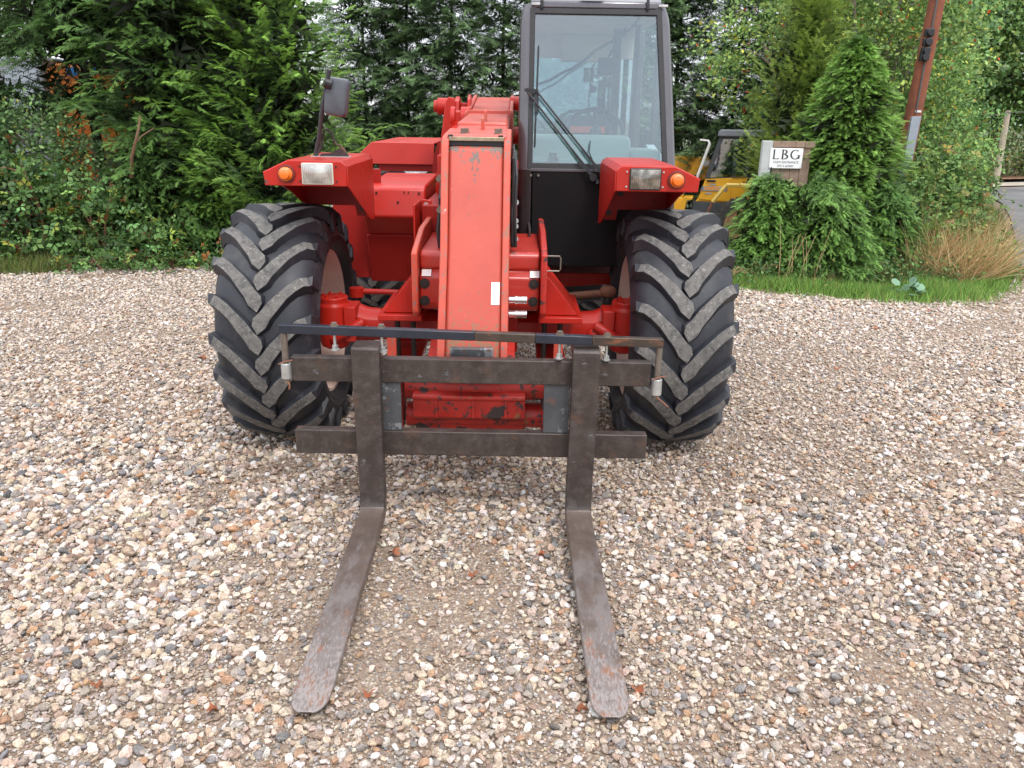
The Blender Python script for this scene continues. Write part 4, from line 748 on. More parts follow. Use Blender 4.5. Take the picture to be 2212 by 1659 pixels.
b = B(); b.prism([(-.512, 1.235), (-.50, 1.245), (-.455, 1.24), (-.41, 1.10), (-.41, .99), (-.512, .99)], 'y', 4.40, 4.42); b.prism([(4.15, .99), (4.15, 1.24), (4.42, 1.24), (4.42, .99)], 'x', -.522, -.512); k = b.build('angle_bracket', red, T, bevel=.003)
for z in (1.215, 1.14): B().hexbolt((-.482, 4.398, z), (0, -1, 0), .011, .014).build('bolt', galv, k)
b = B().box(-.487, -.476, 4.394, 4.40, 1.03, 1.125).build('slot', dark_in, k)
# boom tip hitch seen through the carriage
b = B(); b.cyl((-.465, 3.32, .552), (.142, 3.32, .552), .058, 28); b.build('hitch_tube', red_chip, T)
b = B(); b.cyl((-.465, 3.34, .41), (.142, 3.34, .41), .055, 28); b.build('hitch_tube', red_chip, T)
b = B(); b.prism([(3.24, .43), (3.235, .515), (3.215, .52), (3.215, .537), (3.27, .545), (3.40, .54), (3.40, .40), (3.28, .405)], 'x', -.428, .058); b.box(-.425, .055, 3.30, 3.40, .35, .43); b.build('hitch_block', red_chip, T, bevel=.006)
for x in (-.33, -.17, -.03): B().box(x, x + .008, 3.229, 3.24, .435, .515).build('weld_rib', red_chip, T)
for x in (-.35, -.02): b = B(); b.prism([(3.30, .42), (3.30, .62), (3.62, .70), (3.62, .45)], 'x', x - .03, x + .03); b.build('hitch_arm', red_chip, T, bevel=.005)
for x in (-.50, .15): b = B(); b.prism([(3.28, .35), (3.28, .61), (3.40, .64), (3.42, .36)], 'x', x - .02, x + .02); b.build('hitch_cheek', red_chip, T, bevel=.005)
for x, r_ in ((-.53, .02), (.20, .02)): b = B(); b.prism([(x - .02, .62), (x - .02, .76), (x, .775), (x + .02, .76), (x + .02, .62)], 'y', 3.35, 3.37); b.build('hook_ear', red_worn, T, bevel=.004)
# --- fenders with lamps
def fender(s, bx, lab):
    """s +1: outboard to +x; bx inner edge x"""
    X = lambda d: bx + s * d
    b = B(); out = [(X(0), 1.36), (X(0), 1.452), (X(.022), 1.472), (X(.265), 1.474), (X(.382), 1.42), (X(.378), 1.36)]
    b.prism(out, 'y', 3.748, 3.758); f = b.build('fender', red, T, bevel=.004, label=lab)
    b = B()
    top = [(0, 1.36), (0, 1.452), (.022, 1.474), (.265, 1.476), (.384, 1.421), (.380, 1.36)]
    for i in range(len(top) - 1):
        (d0, z0), (d1, z1) = top[i], top[i + 1]
        if i in (0, 4): continue
        b.add([(X(d0), 3.752, z0), (X(d1), 3.752, z1), (X(d1), 4.43, z1 + .004), (X(d0), 4.43, z0 + .004), (X(d0), 3.752, z0 - .006), (X(d1), 3.752, z1 - .006), (X(d1), 4.43, z1 - .006), (X(d0), 4.43, z0 - .006)], [(0, 1, 2, 3), (7, 6, 5, 4), (0, 4, 5, 1), (2, 6, 7, 3), (1, 5, 6, 2), (0, 3, 7, 4)])
    b.build('fender_top', red, f, bevel=.002)
    b = B(); e0, e1 = sorted((X(.358), X(.364))); b.prism([(3.76, 1.362), (3.76, 1.425), (4.42, 1.425), (4.42, 1.205), (4.3, 1.235), (4.12, 1.30), (3.95, 1.345)], 'x', e0, e1); b.build('outer_skirt', red, f)
    b = B(); e0, e1 = sorted((X(0), X(-.006))); b.prism([(3.75, 1.452), (3.75, 1.36), (3.9, 1.30), (4.28, 1.15), (4.42, 1.13), (4.42, 1.30), (4.42, 1.455)], 'x', e0, e1); b.build('inner_side_panel', red, f, bevel=.002)
    b = B(); b.prism([(X(.0), 1.15), (X(.004), 1.468), (X(.26), 1.468), (X(.37), 1.42), (X(.365), 1.205), (X(.10), 1.205), (X(.09), 1.15)], 'y', 4.42, 4.428); b.build('rear_liner', red_dark, f)
    b = B(); e0, e1 = sorted((X(.152), X(.262))) ; e0, e1 = sorted((X(.060), X(.204))); b.prism([(e0, 1.372), (e0, 1.46), (e0 + .004, 1.464), (e1 - .004, 1.464), (e1, 1.46), (e1, 1.372), (e1 - .004, 1.368), (e0 + .004, 1.368)], 'y', 3.738, 3.752); h = b.build('headlight', mat('cream_lamp_rim', (.62, .58, .48), .4) if s < 0 else black, T, bevel=.003)
    b = B(); n = 9
    g = [[(e0 + .005 + (e1 - e0 - .01) * i / n, 3.737 - .010 * (1 - (2 * i / n - 1) ** 2) * (1 - (2 * j / 6 - 1) ** 2), 1.373 + .086 * j / 6) for i in range(n + 1)] for j in range(7)]; o = [p for r_ in g for p in r_]
    b.add(o, [(j * (n + 1) + i, j * (n + 1) + i + 1, (j + 1) * (n + 1) + i + 1, (j + 1) * (n + 1) + i) for j in range(6) for i in range(n)], 0, True); b.build('lamp_glass', lens if s < 0 else lens_dirty, h)
    cxi = X(.274); b = B(); b.cyl((cxi, 3.752, 1.414), (cxi, 3.738, 1.414), .040, 24); q = b.build('indicator', mat('dark_red_lamp_base', (.14, .02, .015), .5), T, bevel=.002)
    b = B(); b.rings([[(cxi + r_ * math.cos(a), y, 1.414 + r_ * math.sin(a)) for a in [2 * math.pi * k / 24 for k in range(24)]] for y, r_ in ((3.738, .031), (3.722, .031), (3.718, .026), (3.710, .025), (3.702, .020), (3.699, .008))]); b.build('lens', amber, q)
    for dx in (.047, .214):
        for z in (1.382, 1.448): B().cyl((X(dx), 3.751, z), (X(dx), 3.744, z), .0045, 8).build('screw', galv if s > 0 else dark_bolt, f)
    for d, z in ((.11, 1.29), (.05, 1.19)) if s > 0 else ((.06, 1.19),): B().cyl((X(d), 4.413, z), (X(d), 4.421, z), .015, 14).build('bolt_hole', dark_bolt, f)
    return f
fender(-1, -.771, 'left front mudguard with clear headlight'); fender(1, .461, 'right front mudguard with dirty headlight')
# --- mirror
b = B(); b.tube([(-.985, 4.06, 1.478), (-.955, 4.03, 1.56), (-.925, 3.99, 1.68), (-.885, 3.95, 1.80), (-.865, 3.93, 1.87)], .0105, 10); mi = b.build('mirror_arm', mat('worn_black_arm', (.06, .06, .07), .5, .4, layers=(((.3, .18, .1), 14, .58, .1, (1, 1, .4), None, .6),)), T)
b = B(); c = Vector((-.848, 4.0, 1.752)); pts = []
w2, h2, rr_ = .056, .086, .02
for qx, qz, a0 in ((1, 1, 0), (-1, 1, 90), (-1, -1, 180), (1, -1, 270)):
    for k in range(5): a = R(a0 + k * 22.5); pts.append((qx * (w2 - rr_) + rr_ * math.cos(a), qz * (h2 - rr_) + rr_ * math.sin(a)))
def MR(sc, y): return [(c.x + (p[0] * (.92 + .08 * (p[1] + h2) / (2 * h2))) * sc * math.cos(R(-7)) - p[1] * sc * math.sin(R(-7)), y, c.z + p[0] * sc * math.sin(R(-7)) + p[1] * sc * math.cos(R(-7))) for p in pts]
b.rings([MR(.8, 3.945), MR(.93, 3.95), MR(1, 3.965), MR(1, 4.0), MR(.98, 4.01)]); b.build('mirror_housing', mirror_m, mi, seg=2)
b = B(); b.cyl((-.893, 3.94, 1.815), (-.862, 3.948, 1.805), .024, 18); b.build('clamp', black, mi, bevel=.003)
b = B(); b.tube([(-.97, 4.04, 1.485), (-.95, 4.04, 1.52), (-.93, 4.04, 1.60), (-.913, 4.04, 1.605), (-.893, 4.04, 1.59), (-.885, 4.04, 1.555), (-.875, 4.04, 1.535), (-.855, 4.04, 1.53), (-.83, 4.04, 1.50), (-.82, 4.04, 1.482)], .006, 6); b.prism([(-.96, 1.477), (-.95, 1.492), (-.90, 1.496), (-.86, 1.520), (-.83, 1.50), (-.815, 1.478)], 'y', 4.035, 4.045); b.build('mirror_bracket', mat('rusty_black_bracket', (.045, .035, .035), .5, .3, layers=((RUST, 14, .56, .1, S1, None, .7),)), mi)
b = B(); b.prism([(-1.0, 4.02), (-.81, 4.02), (-.81, 4.08), (-1.0, 4.08)], 'z', 1.4755, 1.480); b.build('mirror_base', galv, mi)
# --- engine side
b = B(); b.prism([(5.55, 1.305), (4.76, 1.288), (4.71, 1.272), (4.66, 1.118), (4.78, 1.0), (5.55, 1.0)], 'x', -.875, -.519); bo = b.build('engine_cover', red, T, bevel=.012, seg=3)
b = B(); b.prism([(5.5, 1.0), (4.775, .998), (4.86, .70), (5.5, .70)], 'x', -.88, -.56); b.build('lower_panel', red_dark, bo, bevel=.006)
b = B(); b.prism([(-1.12, .72), (-1.12, 1.10), (-1.02, 1.30), (-.86, 1.37), (-.80, 1.37), (-.80, .72)], 'y', 4.87, 4.885); b.build('wheel_arch_panel', red_dark, bo, bevel=.003)
b = B(); b.prism([(4.765, 1.13), (4.75, 1.13), (4.79, .985), (4.80, .985)], 'x', -.865, -.53); b.build('panel_lip', red_dark, bo)
for x, z in ((-.80, 1.25), (-.555, 1.25), (-.675, 1.20), (-.64, 1.255), (-.615, 1.255)): B().cyl((x, 4.70, z), (x, 4.675 + (z - 1.2) * .3, z), .006 if z != 1.255 else .004, 10).build('hole', dark_bolt, bo)
B().cyl((-.53, 4.70, 1.128), (-.53, 4.655, 1.128), .014, 14).build('hole', dark_bolt, bo)
b = B(); b.box(-.50, -.34, 4.35, 5.5, .85, 1.22); b.build('frame_rail', red_dark, T, bevel=.006)
b = B(); b.prism([(-1.165, 1.375), (-1.04, 1.487), (-.59, 1.487), (-.59, 1.335), (-1.09, 1.335)], 'y', 5.98, 6.0); b.prism([(-1.165, 1.375), (-1.04, 1.487), (-1.03, 1.48), (-1.155, 1.37)], 'y', 6.0, 7.4); b.box(-1.04, -.59, 6.0, 7.4, 1.477, 1.487); cov = b.build('rear_cover', mat('bright_red_cover_paint', (.48, .035, .026), .42, coat=.1, var=.06), T, bevel=.004)
b = B(); b.box(-1.0, -.59, 6.02, 6.06, 1.285, 1.335); b.build('cover_lip', red_dark, cov)
b = B(); b.prism([(-.60, 1.20), (-.60, 1.34), (-.56, 1.50), (-.52, 1.50), (-.50, 1.20)], 'y', 5.95, 6.3); b.build('frame_rail', red_dark, T)
b = B(); b.prism([(.15, .69), (.15, .785), (.66, .79), (.66, .725)], 'y', 4.78, 4.84); b.box(.15, .66, 4.84, 5.3, .77, .785); b.build('cross_member', red, T, bevel=.005)
b = B(); b.box(.18, .60, 5.2, 6.4, .52, .72).cyl((.12, 5.1, .66), (.24, 5.1, .66), .05, 14); b.build('gearbox_housing', dark_in, T, bevel=.02)
b = B(); b.box(-.42, .08, 4.35, 7.3, .66, .98); b.build('chassis_beam', red_dark, T, bevel=.01)
b = B(); b.cyl((-1.0, 7.1, .62), (.65, 7.1, .62), .09, 16); b.build('rear_axle', red_dark, T)
# --- cab
CX0, CX1 = .018, .885
def cy_(z): return 4.5 + max(0, z - 1.40) * .20
def cxr(z): return .885 - max(0, z - 1.40) * .085
b = B(); b.box(CX0 + .02, .62, 4.53, 4.56, .88, 1.42); b.prism([(CX0 + .075, .878), (CX0 + .075, 1.40), (.86, 1.40), (.86, .878)], 'y', 4.492, 4.53); cab = b.build('cab', cabpanel, T, bevel=.004, label='tall dark grey cab with large windscreen')
def pillar(xf, zs, w, inner, m, name='cab_pillar'):
    rr = []
    for z in zs:
        x = xf(z); y = cy_(z); sg = inner      # rounded corner section, outer side away from the glass
        sec = [(0, .05), (.002, .034), (.008, .019), (.018, .006), (.031, -.003), (.046, -.007), (w, -.008), (w, .05), (.02, .09), (0, .09)]; x -= sg * -.022 * max(0, (z - 2.15) / .1) ** 2
        rr.append([(x + sg * a, y + q, z) for a, q in sec])
    return B().rings(rr, smooth=True).build(name, m, cab)
zs = [.875, 1.1, 1.40, 1.7, 2.0, 2.20, 2.235]
pillar(lambda z: CX0 - .006, [.90, 1.1, 1.40], .074, 1, cabpaint); pillar(lambda z: CX0 - .006 + (.0), [1.402, 1.7, 2.0, 2.15, 2.19, 2.22, 2.25], .07, 1, cabpillar)
pillar(cxr, [1.38, 1.7, 2.0, 2.15, 2.19, 2.22, 2.25], .068, -1, cabpillar)
b = B(); b.box(.80, .885, 4.5, 4.6, .88, 1.385); b.build('cab_pillar', cabpaint, cab, bevel=.02)
# windscreen: seal frame and pane
def wq(x, z, dy=0): return (x, cy_(z) + dy, z)
wl, wr0, wr1, wz0, wz1 = .070, .826, .760, 1.428, 2.212
fo = [(wl - .006, wz0 - .018), (wr0 + .004, wz0 - .018), (wr1 + .006, wz1 + .016), (wl - .006, wz1 + .016)]; fi = [(wl + .022, wz0 + .012), (wr0 - .024, wz0 + .012), (wr1 - .022, wz1 - .012), (wl + .022, wz1 - .012)]
b = B(); v = [wq(*p, -.012) for p in fo] + [wq(*p, -.012) for p in fi] + [wq(*p, .02) for p in fo] + [wq(*p, .02) for p in fi]
b.add(v, [(i, (i + 1) % 4, 4 + (i + 1) % 4, 4 + i) for i in range(4)] + [(8 + i, 12 + i, 12 + (i + 1) % 4, 8 + (i + 1) % 4) for i in range(4)] + [(i, 8 + i, 8 + (i + 1) % 4, (i + 1) % 4) for i in range(4)] + [(4 + i, 4 + (i + 1) % 4, 12 + (i + 1) % 4, 12 + i) for i in range(4)])
ws = b.build('windscreen', rubber_seal, T, bevel=.003)
b = B(); v = [wq(*p, 0) for p in fi] + [wq(*p, .005) for p in fi]; b.add(v, [(0, 1, 2, 3), (7, 6, 5, 4), (0, 4, 5, 1), (1, 5, 6, 2), (2, 6, 7, 3), (3, 7, 4, 0)]); b.build('pane', glass, ws)
b = B(); b.box(CX0 + .06, .83, 4.488, 4.53, 1.395, 1.412); b.build('windscreen_sill', cabpillar, cab, bevel=.003)
b = B(); b.prism([(4.655, 2.228), (4.66, 2.262), (4.70, 2.285), (5.9, 2.30), (5.9, 2.26), (4.70, 2.228)], 'x', CX0 + .05, cxr(2.23) - .05); rf = b.build('roof', cabpillar, T, bevel=.008)
for x in (.125, .688): B().tube([(x, 4.655, 2.28), (x, 4.645, 2.255), (x, 4.65, 2.225)], .0085, 8).build('roof_hook', black, rf)
for x in (.10, .775): b = B(); b.box(x - .03, x + .02, 4.648, 4.66, 2.24, 2.252); b.build('corner_plate', galv, rf, bevel=.002)
b = B(); b.box(.33, .46, 4.62, 4.7, 2.30, 2.34); b.build('roof_lamp', black, rf, bevel=.01)
b = B(); b.box(CX0 + .02, cxr(2.2) - .02, 4.75, 5.85, 2.205, 2.222); b.build('headlining', liner, cab)
b = B(); b.box(.30, .62, 5.80, 5.86, 2.04, 2.20).prism([(.05, 2.06), (.05, 2.21), (.80, 2.21), (.80, 2.06)], 'y', 5.84, 5.90); b.build('rear_header', liner, cab)
for x0, x1, y in ((.02, .07, 5.85), (.79, .86, 5.85)): B().box(x0, x1, y, y + .06, .9, 2.24).build('rear_pillar', cabpaint, cab, bevel=.01)
for x0, x1, y in ((.60, .655, 5.40), (.70, .735, 5.15), (.82, .86, 5.1)): B().box(x0, x1, y, y + .05, 1.3, 2.21).build('door_pillar', cabpaint, cab, bevel=.01)
b = B(); b.box(CX0 + .005, CX0 + .02, 4.56, 5.85, .88, 1.36).box(.865, .88, 4.6, 5.85, .88, 1.30).box(CX0 + .02, .865, 5.83, 5.85, .9, 1.42).box(CX0 + .02, .865, 4.56, 5.83, .885, .91); b.build('cab_shell', cabpaint, cab)
b = B(); b.add([(.07, 5.87, 1.42), (.79, 5.87, 1.42), (.79, 5.87, 2.06), (.07, 5.87, 2.06)], [(0, 1, 2, 3)]); b.build('rear_window', glass2, cab)
b = B(); b.prism([(4.56, 1.425), (4.56, 1.452), (4.64, 1.465), (4.66, 1.56), (4.70, 1.582), (4.86, 1.585), (4.88, 1.40), (4.57, 1.40)], 'x', .075, .645); b.box(.645, .80, 4.56, 4.9, 1.41, 1.515); da = b.build('dashboard', dash_m, cab, bevel=.03, seg=4)
b = B(); b.prism([(4.56, 1.43), (4.56, 1.455), (5.0, 1.53), (5.0, 1.5)], 'x', .78, .83); b.build('side_tray', mat('pale_grey_trim', (.4, .45, .48), .6), cab)
b = B(); b.rings([[(.205 + r_ * math.cos(a), 4.565 + r_ * math.sin(a) * .8, z) for a in [2 * math.pi * k / 16 for k in range(16)]] for z, r_ in ((1.452, .032), (1.462, .031), (1.464, .024), (1.482, .022), (1.492, .02))]); b.build('washer_cap', black, cab)
cS, rS = Vector((.475, 5.02, 1.60)), .165; tl = R(50)
rg = []
for k in range(37):
    a = 2 * math.pi * k / 36; rg.append(cS + Vector((math.cos(a) * rS, math.sin(a) * rS * math.cos(tl), math.sin(a) * rS * math.sin(tl))))
b = B().tube(rg, .013, 8)
for a in (R(90), R(215), R(325)): b.tube([cS, cS + Vector((math.cos(a) * rS, math.sin(a) * rS * math.cos(tl), math.sin(a) * rS * math.sin(tl)))], .011, 6)
b.cyl(cS, cS + Vector((0, -.12, -.25)), .03, 10); b.ball(cS, .035, 8); b.build('steering_wheel', black, cab)
b = B(); b.prism([(.29, 1.25), (.285, 1.6), (.31, 1.67), (.35, 1.692), (.56, 1.692), (.60, 1.67), (.625, 1.6), (.62, 1.25)], 'y', 5.38, 5.50); b.box(.27, .64, 5.0, 5.42, 1.2, 1.32); se = b.build('seat', seat_m, T, bevel=.03, seg=4)
b = B(); b.box(.33, .57, 5.372, 5.382, 1.585, 1.625); b.build('reflective_strip', orange_fab, se)
b = B(); b.box(.50, .62, 5.3, 5.34, 1.93, 2.03); b.tube([(.56, 5.32, 2.03), (.6, 5.32, 2.10), (.66, 5.3, 2.2)], .008, 6); k = b.build('interior_mirror', dark_in, cab, bevel=.015)
b = B(); b.tube([(.555, 5.3, 1.93), (.548, 5.3, 1.8), (.57, 5.3, 1.6)], .006, 6).cyl((.575, 5.3, 1.885), (.575, 5.32, 1.885), .03, 16); b.tube([(.76, 5.1, 1.45), (.78, 5.0, 1.6)], .012, 8).ball((.78, 5.0, 1.61), .022, 6); b.build('control_lever', black, cab)
zc = [(.112, 4.62, 1.845), (.18, 4.62, 1.868), (.24, 4.62, 1.905), (.29, 4.62, 1.925), (.355, 4.63, 1.965), (.42, 4.64, 2.02), (.49, 4.65, 2.06), (.575, 4.66, 2.11), (.62, 4.67, 2.15), (.65, 4.67, 2.19)]
B().tube(zc, .0075, 8).build('cable', mat('green_black_line', (.004, .008, .006), .5), cab)  # dark diagonal line just behind the pane, built as a thin tube
# wipers
def wp(x, z, dy=-.045): return (x, cy_(z) + dy, z)
for xa, za, xb, zb in ((.422, 1.372, .048, 1.815), (.478, 1.38, .104, 1.81)):
    b = B(); p0, p1 = Vector(wp(xa, za)), Vector(wp(xb, zb)); pm_ = p0.lerp(p1, .32)
    b.tube([p0, pm_], .0115, 4, smooth=False, r2=.008).tube([pm_, p1], .0055, 8).cyl(p0 + Vector((0, .05, 0)), p0 + Vector((0, -.012, 0)), .021, 16); b.ball(p1, .009, 6)
    b.build('wiper_arm', black, cab)
b = B(); b.tube([wp(.046, 1.815), wp(.115, 1.81)], .011, 4, smooth=False); b.tube([wp(.105, 1.81, -.03), wp(.108, 1.70, -.03)], .012, 5, smooth=False)
b.tube([wp(.112, 2.03, -.022), wp(.110, 1.93, -.03), wp(.107, 1.78, -.03), wp(.103, 1.64, -.03), wp(.102, 1.53, -.022)], .005, 6); b.tube([wp(.112, 2.04, -.018), wp(.102, 1.525, -.018)], .0035, 6); b.build('wiper_blade', black, cab)
b = B().tube([wp(.43, 1.40), wp(.415, 1.46), wp(.395, 1.50), wp(.40, 1.56)], .003, 6); b.build('washer_tube', black, cab)
b = B().tube([(.448, 4.46, 1.36), (.448, 4.45, 1.335)], .012, 8); b.build('wiper_spindle', black, cab)
for x in (.085, .125): B().cyl((x, 4.494, 1.375), (x, 4.482, 1.375), .007, 10).build('screw', bolt_m, cab)
b = B(); b.box(-.01, .085, 4.2, 4.5, 1.01, 1.03).box(.075, .085, 4.18, 4.5, 1.01, 1.12); k = b.build('cab_mount', mat('grey_mount_paint', (.07, .06, .06), .5, .2), T, bevel=.002); B().hexbolt((.035, 4.26, 1.03), (0, 0, 1), .022, .03).build('bolt', rust_m, k)

# ------------------------------------------------------------------ fork carriage
Fk = thing('pallet_forks', 'dark steel pallet fork carriage with two tines resting low over the gravel', 'pallet forks', (-.17, 3.1, 0))
def cbar(xa, xb, y0, y1, z0, z1): return B().box(xa, xb, y0, y1, z0, z1)
cbar(-.904, .568, 3.102, 3.150, .633, .736).build('carriage_rail', steel, Fk, bevel=.004, label='upper carriage rail')
cbar(-.909, .571, 3.102, 3.152, .310, .418).build('carriage_rail', steel, Fk, bevel=.004, label='lower carriage rail')
for xa, xb in ((-.541, -.461), (.133, .240)): B().box(xa, xb, 3.112, 3.142, .4175, .6335).build('carriage_upright', grey_plate, Fk, bevel=.003)
def tine(xt, xh, tipL, tipR, lab):
    f = [(3.168, .762, 0), (3.168, .790, 0), (3.155, .797, 0), (3.062, .797, 0), (3.050, .788, 0), (3.047, .70, 0), (3.030, .20, 1), (3.026, .125, 1), (3.016, .104, 1), (2.990, .091, 1), (2.93, .088, 1)]
    k = [(3.160, .760, 0), (3.120, .758, 0), (3.110, .757, 0), (3.1015, .755, 0), (3.1005, .745, 0), (3.0995, .70, 0), (3.088, .20, 1), (3.084, .10, 1), (3.070, .062, 1), (3.02, .046, 1), (2.93, .043, 1)]
    rings = []
    def X(w, side): return (xt[side] * (1 - w) + xh[side] * w)
    for (y, z, w), (y2, z2, w2) in zip(f, k): rings.append([(X(w, 0), y, z), (X(w, 1), y, z), (X(w, 1), y2, z2), (X(w, 0), y2, z2)])
    n = 8
    for i in range(1, n + 1):
        t = i / n; y = 2.93 - (2.93 - 1.98) * t; l = xh[0] + (tipL - xh[0]) * t; r_ = xh[1] + (tipR - xh[1]) * t; zt = .088 - .036 * t; zb = .043 - .011 * t; rings.append([(l, y, zt), (r_, y, zt), (r_, y, zb), (l, y, zb)])
    for dy, ins in ((.035, .001), (.060, .004), (.080, .010), (.095, .019), (.104, .029), (.109, .041)):
        y = 1.975 - dy; z = .052 - dy * .06; th = .018 - .09 * dy; rings.append([(tipL + ins, y, z), (tipR - ins, y, z), (tipR - ins, y + .002, z - th), (tipL + ins, y + .002, z - th)])
    b = B(); o = 0
    b.rings(rings, smooth=False); nr = len(rings)
    for fi in range(len(b.f)):
        if fi < (nr - 1) * 4: k_ = fi // 4; b.m[fi] = 0 if k_ < 8 else 1
    return b.build('fork_tine', [steel, tine_m], Fk, bevel=.004, seg=3, label=lab)
tine((-.646, -.534), (-.634, -.530), -.636, -.521, 'left fork tine'); tine((.243, .352), (.236, .344), .246, .362, 'right fork tine')
BZ = lambda x: .8565 - (x + .937) * .0226
b = B(); v = []
for x in (-.939, .606): z = BZ(x); v += [(x, 3.085, z - .018), (x, 3.121, z - .018), (x, 3.121, z + .018), (x, 3.085, z + .018)]
xm = .02; zm = BZ(xm)
def seg(xa, xb, m, lab=None):
    za, zb = BZ(xa), BZ(xb); b = B(); b.rings([[(xa, 3.085, za - .018), (xa, 3.121, za - .018), (xa, 3.121, za + .018), (xa, 3.085, za + .018)], [(xb, 3.085, zb - .018), (xb, 3.121, zb - .018), (xb, 3.121, zb + .018), (xb, 3.085, zb + .018)]], smooth=False); return b.build('top_bar', m, Fk, bevel=.003, label=lab)
seg(-.939, -.155, bar_black); seg(-.155, .09, bar_rust); seg(.09, .32, bar_black); tb_ = seg(.32, .606, bar_rust)
for x in (-.719, -.529, .190, .380):
    z = BZ(x); b = B().hexbolt((x, 3.103, z + .018), (0, 0, 1), .013, .014).cyl((x, 3.103, z - .018), (x, 3.103, z - .085), .006, 10, 1); b.tube([(x, 3.103, z - .062), (x, 3.103, z - .078)], .013, 6, 1, False); b.cyl((x, 3.103, z - .078), (x, 3.103, z - .082), .018, 14, 1); b.build('bolt', [bolt_m, galv], Fk)
for x in (-.343, -.156, .007): z = BZ(x); B().cyl((x, 3.103, z + .0175), (x, 3.103, z + .019), .011, 14).build('bar_hole', dark_in, Fk)
for x, zb, t0, t1, lab in ((-.924, .625, .645, .71, None), (.594, .585, .60, .668, None)):
    B().cyl((x, 3.103, zb), (x, 3.103, BZ(x) - .018), .0135, 14).build('bar_post', bolt_m, Fk)
    B().cyl((x, 3.103, t0), (x, 3.103, t1), .0215, 18).build('post_socket', galv, Fk, bevel=.002)
    b = B(); z = t1 + .012; b.tube([(x - .025, 3.085, z - .012), (x, 3.085, z), (x + .032, 3.085, z + .006)], .003, 5).tube([(x + .005, 3.085, zb + .012), (x + .015, 3.08, zb), (x + .012, 3.08, zb - .02)] if x < 0 else [(x, 3.085, zb + .01), (x + .03, 3.08, zb - .012), (x + .05, 3.08, zb - .03)], .0035, 5); b.build('split_pin', rust_m, Fk)

# ------------------------------------------------------------------ yellow telehandler behind
Yt = thing('yellow_telehandler', 'yellow telescopic handler with grey cab parked behind the conifer bush', 'telehandler', (4.4, 16.8, -.75))
Yt.rotation_euler = (0, 0, -R(13.5)); Yt.location = (4.573, 16.661, -.75)
b = B(); b.prism([(3.55, .135), (3.60, .175), (3.715, .59), (4.9, .66), (5.3, .62), (5.3, .12)], 'y', 16.02, 17.2); yb = b.build('cab_body', yellow, Yt, bevel=.02)
b = B(); b.prism([(3.622, .18), (3.728, .57), (4.21, .61), (4.21, .155)], 'y', 16.0, 16.02); dr = b.build('door', yellow, Yt, bevel=.008)
b = B(); b.box(3.735, 3.905, 15.97, 16.0, .528, .562); b.build('handle', black, dr, bevel=.008)
b = B(); b.prism([(3.632, .350), (3.655, .437), (4.14, .437), (4.14, .350)], 'y', 15.992, 15.9995); b.build('stripe', ygrey, dr)
b = B(); b.box(3.685, 4.05, 15.985, 15.9915, .352, .437); pl = b.build('name_plate', silver_lbl, dr)
text('lettering', 'matbro', (3.70, 15.983, .372), .115, mat('orange_letter', (.85, .33, .04), .5), dr, offset=.004, sx=.86)
for x, z, w in ((3.87, .473, .12), (3.81, .30, .12)): B().box(x - w / 2 - .02, x + w / 2 - .02, 15.99, 15.9995, z - .014, z + .014).build('sticker', silver_lbl, dr)
def frame4(o, i, y0, y1):
    b = B(); v = [(p[0], y0, p[1]) for p in o] + [(p[0], y0, p[1]) for p in i] + [(p[0], y1, p[1]) for p in o] + [(p[0], y1, p[1]) for p in i]; n = len(o)
    b.add(v, [(k, (k + 1) % n, n + (k + 1) % n, n + k) for k in range(n)] + [(2 * n + k, 3 * n + k, 3 * n + (k + 1) % n, 2 * n + (k + 1) % n) for k in range(n)] + [(k, 2 * n + k, 2 * n + (k + 1) % n, (k + 1) % n) for k in range(n)] + [(n + k, n + (k + 1) % n, 3 * n + (k + 1) % n, 3 * n + k) for k in range(n)]); return b
frame4([(3.69, .585), (3.90, 1.375), (4.95, 1.385), (5.0, .66)], [(3.79, .60), (3.972, 1.325), (4.86, 1.33), (4.86, .65)], 16.0, 16.08).build('cab_frame', ygrey_dark, Yt, bevel=.008)
b = B(); b.add([(3.79, 16.04, .60), (3.972, 16.04, 1.325), (4.86, 16.04, 1.33), (4.86, 16.04, .65)], [(0, 1, 2, 3)]); b.build('side_window', glass2, Yt)
b = B(); b.box(4.44, 4.49, 16.0, 16.06, .64, 1.33).box(3.84, 3.9, 17.1, 17.18, .6, 1.36).box(4.4, 4.46, 17.1, 17.18, .6, 1.36).box(4.85, 4.95, 17.1, 17.18, .6, 1.36); b.build('cab_frame', ygrey_dark, Yt)
b = B(); b.prism([(3.86, 1.372), (3.87, 1.45), (3.92, 1.498), (4.8, 1.505), (4.95, 1.46), (4.96, 1.375)], 'y', 15.95, 17.3); b.build('roof', ygrey, Yt, bevel=.02)
b = B(); b.box(4.1, 4.45, 16.5, 16.9, .62, 1.15); b.build('seat', seat_m, Yt, bevel=.05)
cw = Vector((4.02, 16.5, .90)); b = B(); b.tube([cw + Vector((math.cos(a) * .17 * .7, math.sin(a) * .17, math.cos(a) * -.14)) for a in [2 * math.pi * k / 24 for k in range(25)]], .015, 6).cyl(cw, (3.92, 16.5, .62), .025, 8); b.build('steering_wheel', black, Yt)
b = B(); b.tube([(3.50, 15.8, .50), (3.545, 15.8, .60), (3.73, 15.8, 1.24)], .028, 6, smooth=False).tube([(3.73, 15.8, 1.24), (3.70, 15.9, 1.29), (3.55, 16.0, 1.30)], .02, 6); b.build('mirror_bar', white_p, Yt)
b = B(); b.box(3.50, 3.53, 15.72, 15.78, .50, .66); b.build('mirror', black, Yt)
b = B(); b.prism([(2.2, .55), (2.2, .95), (3.35, .955), (3.69, .935), (3.79, .88), (3.80, .80), (3.72, .50), (3.50, .45)], 'y', 16.95, 17.25); ybm = b.build('boom', yellow, Yt, bevel=.02)
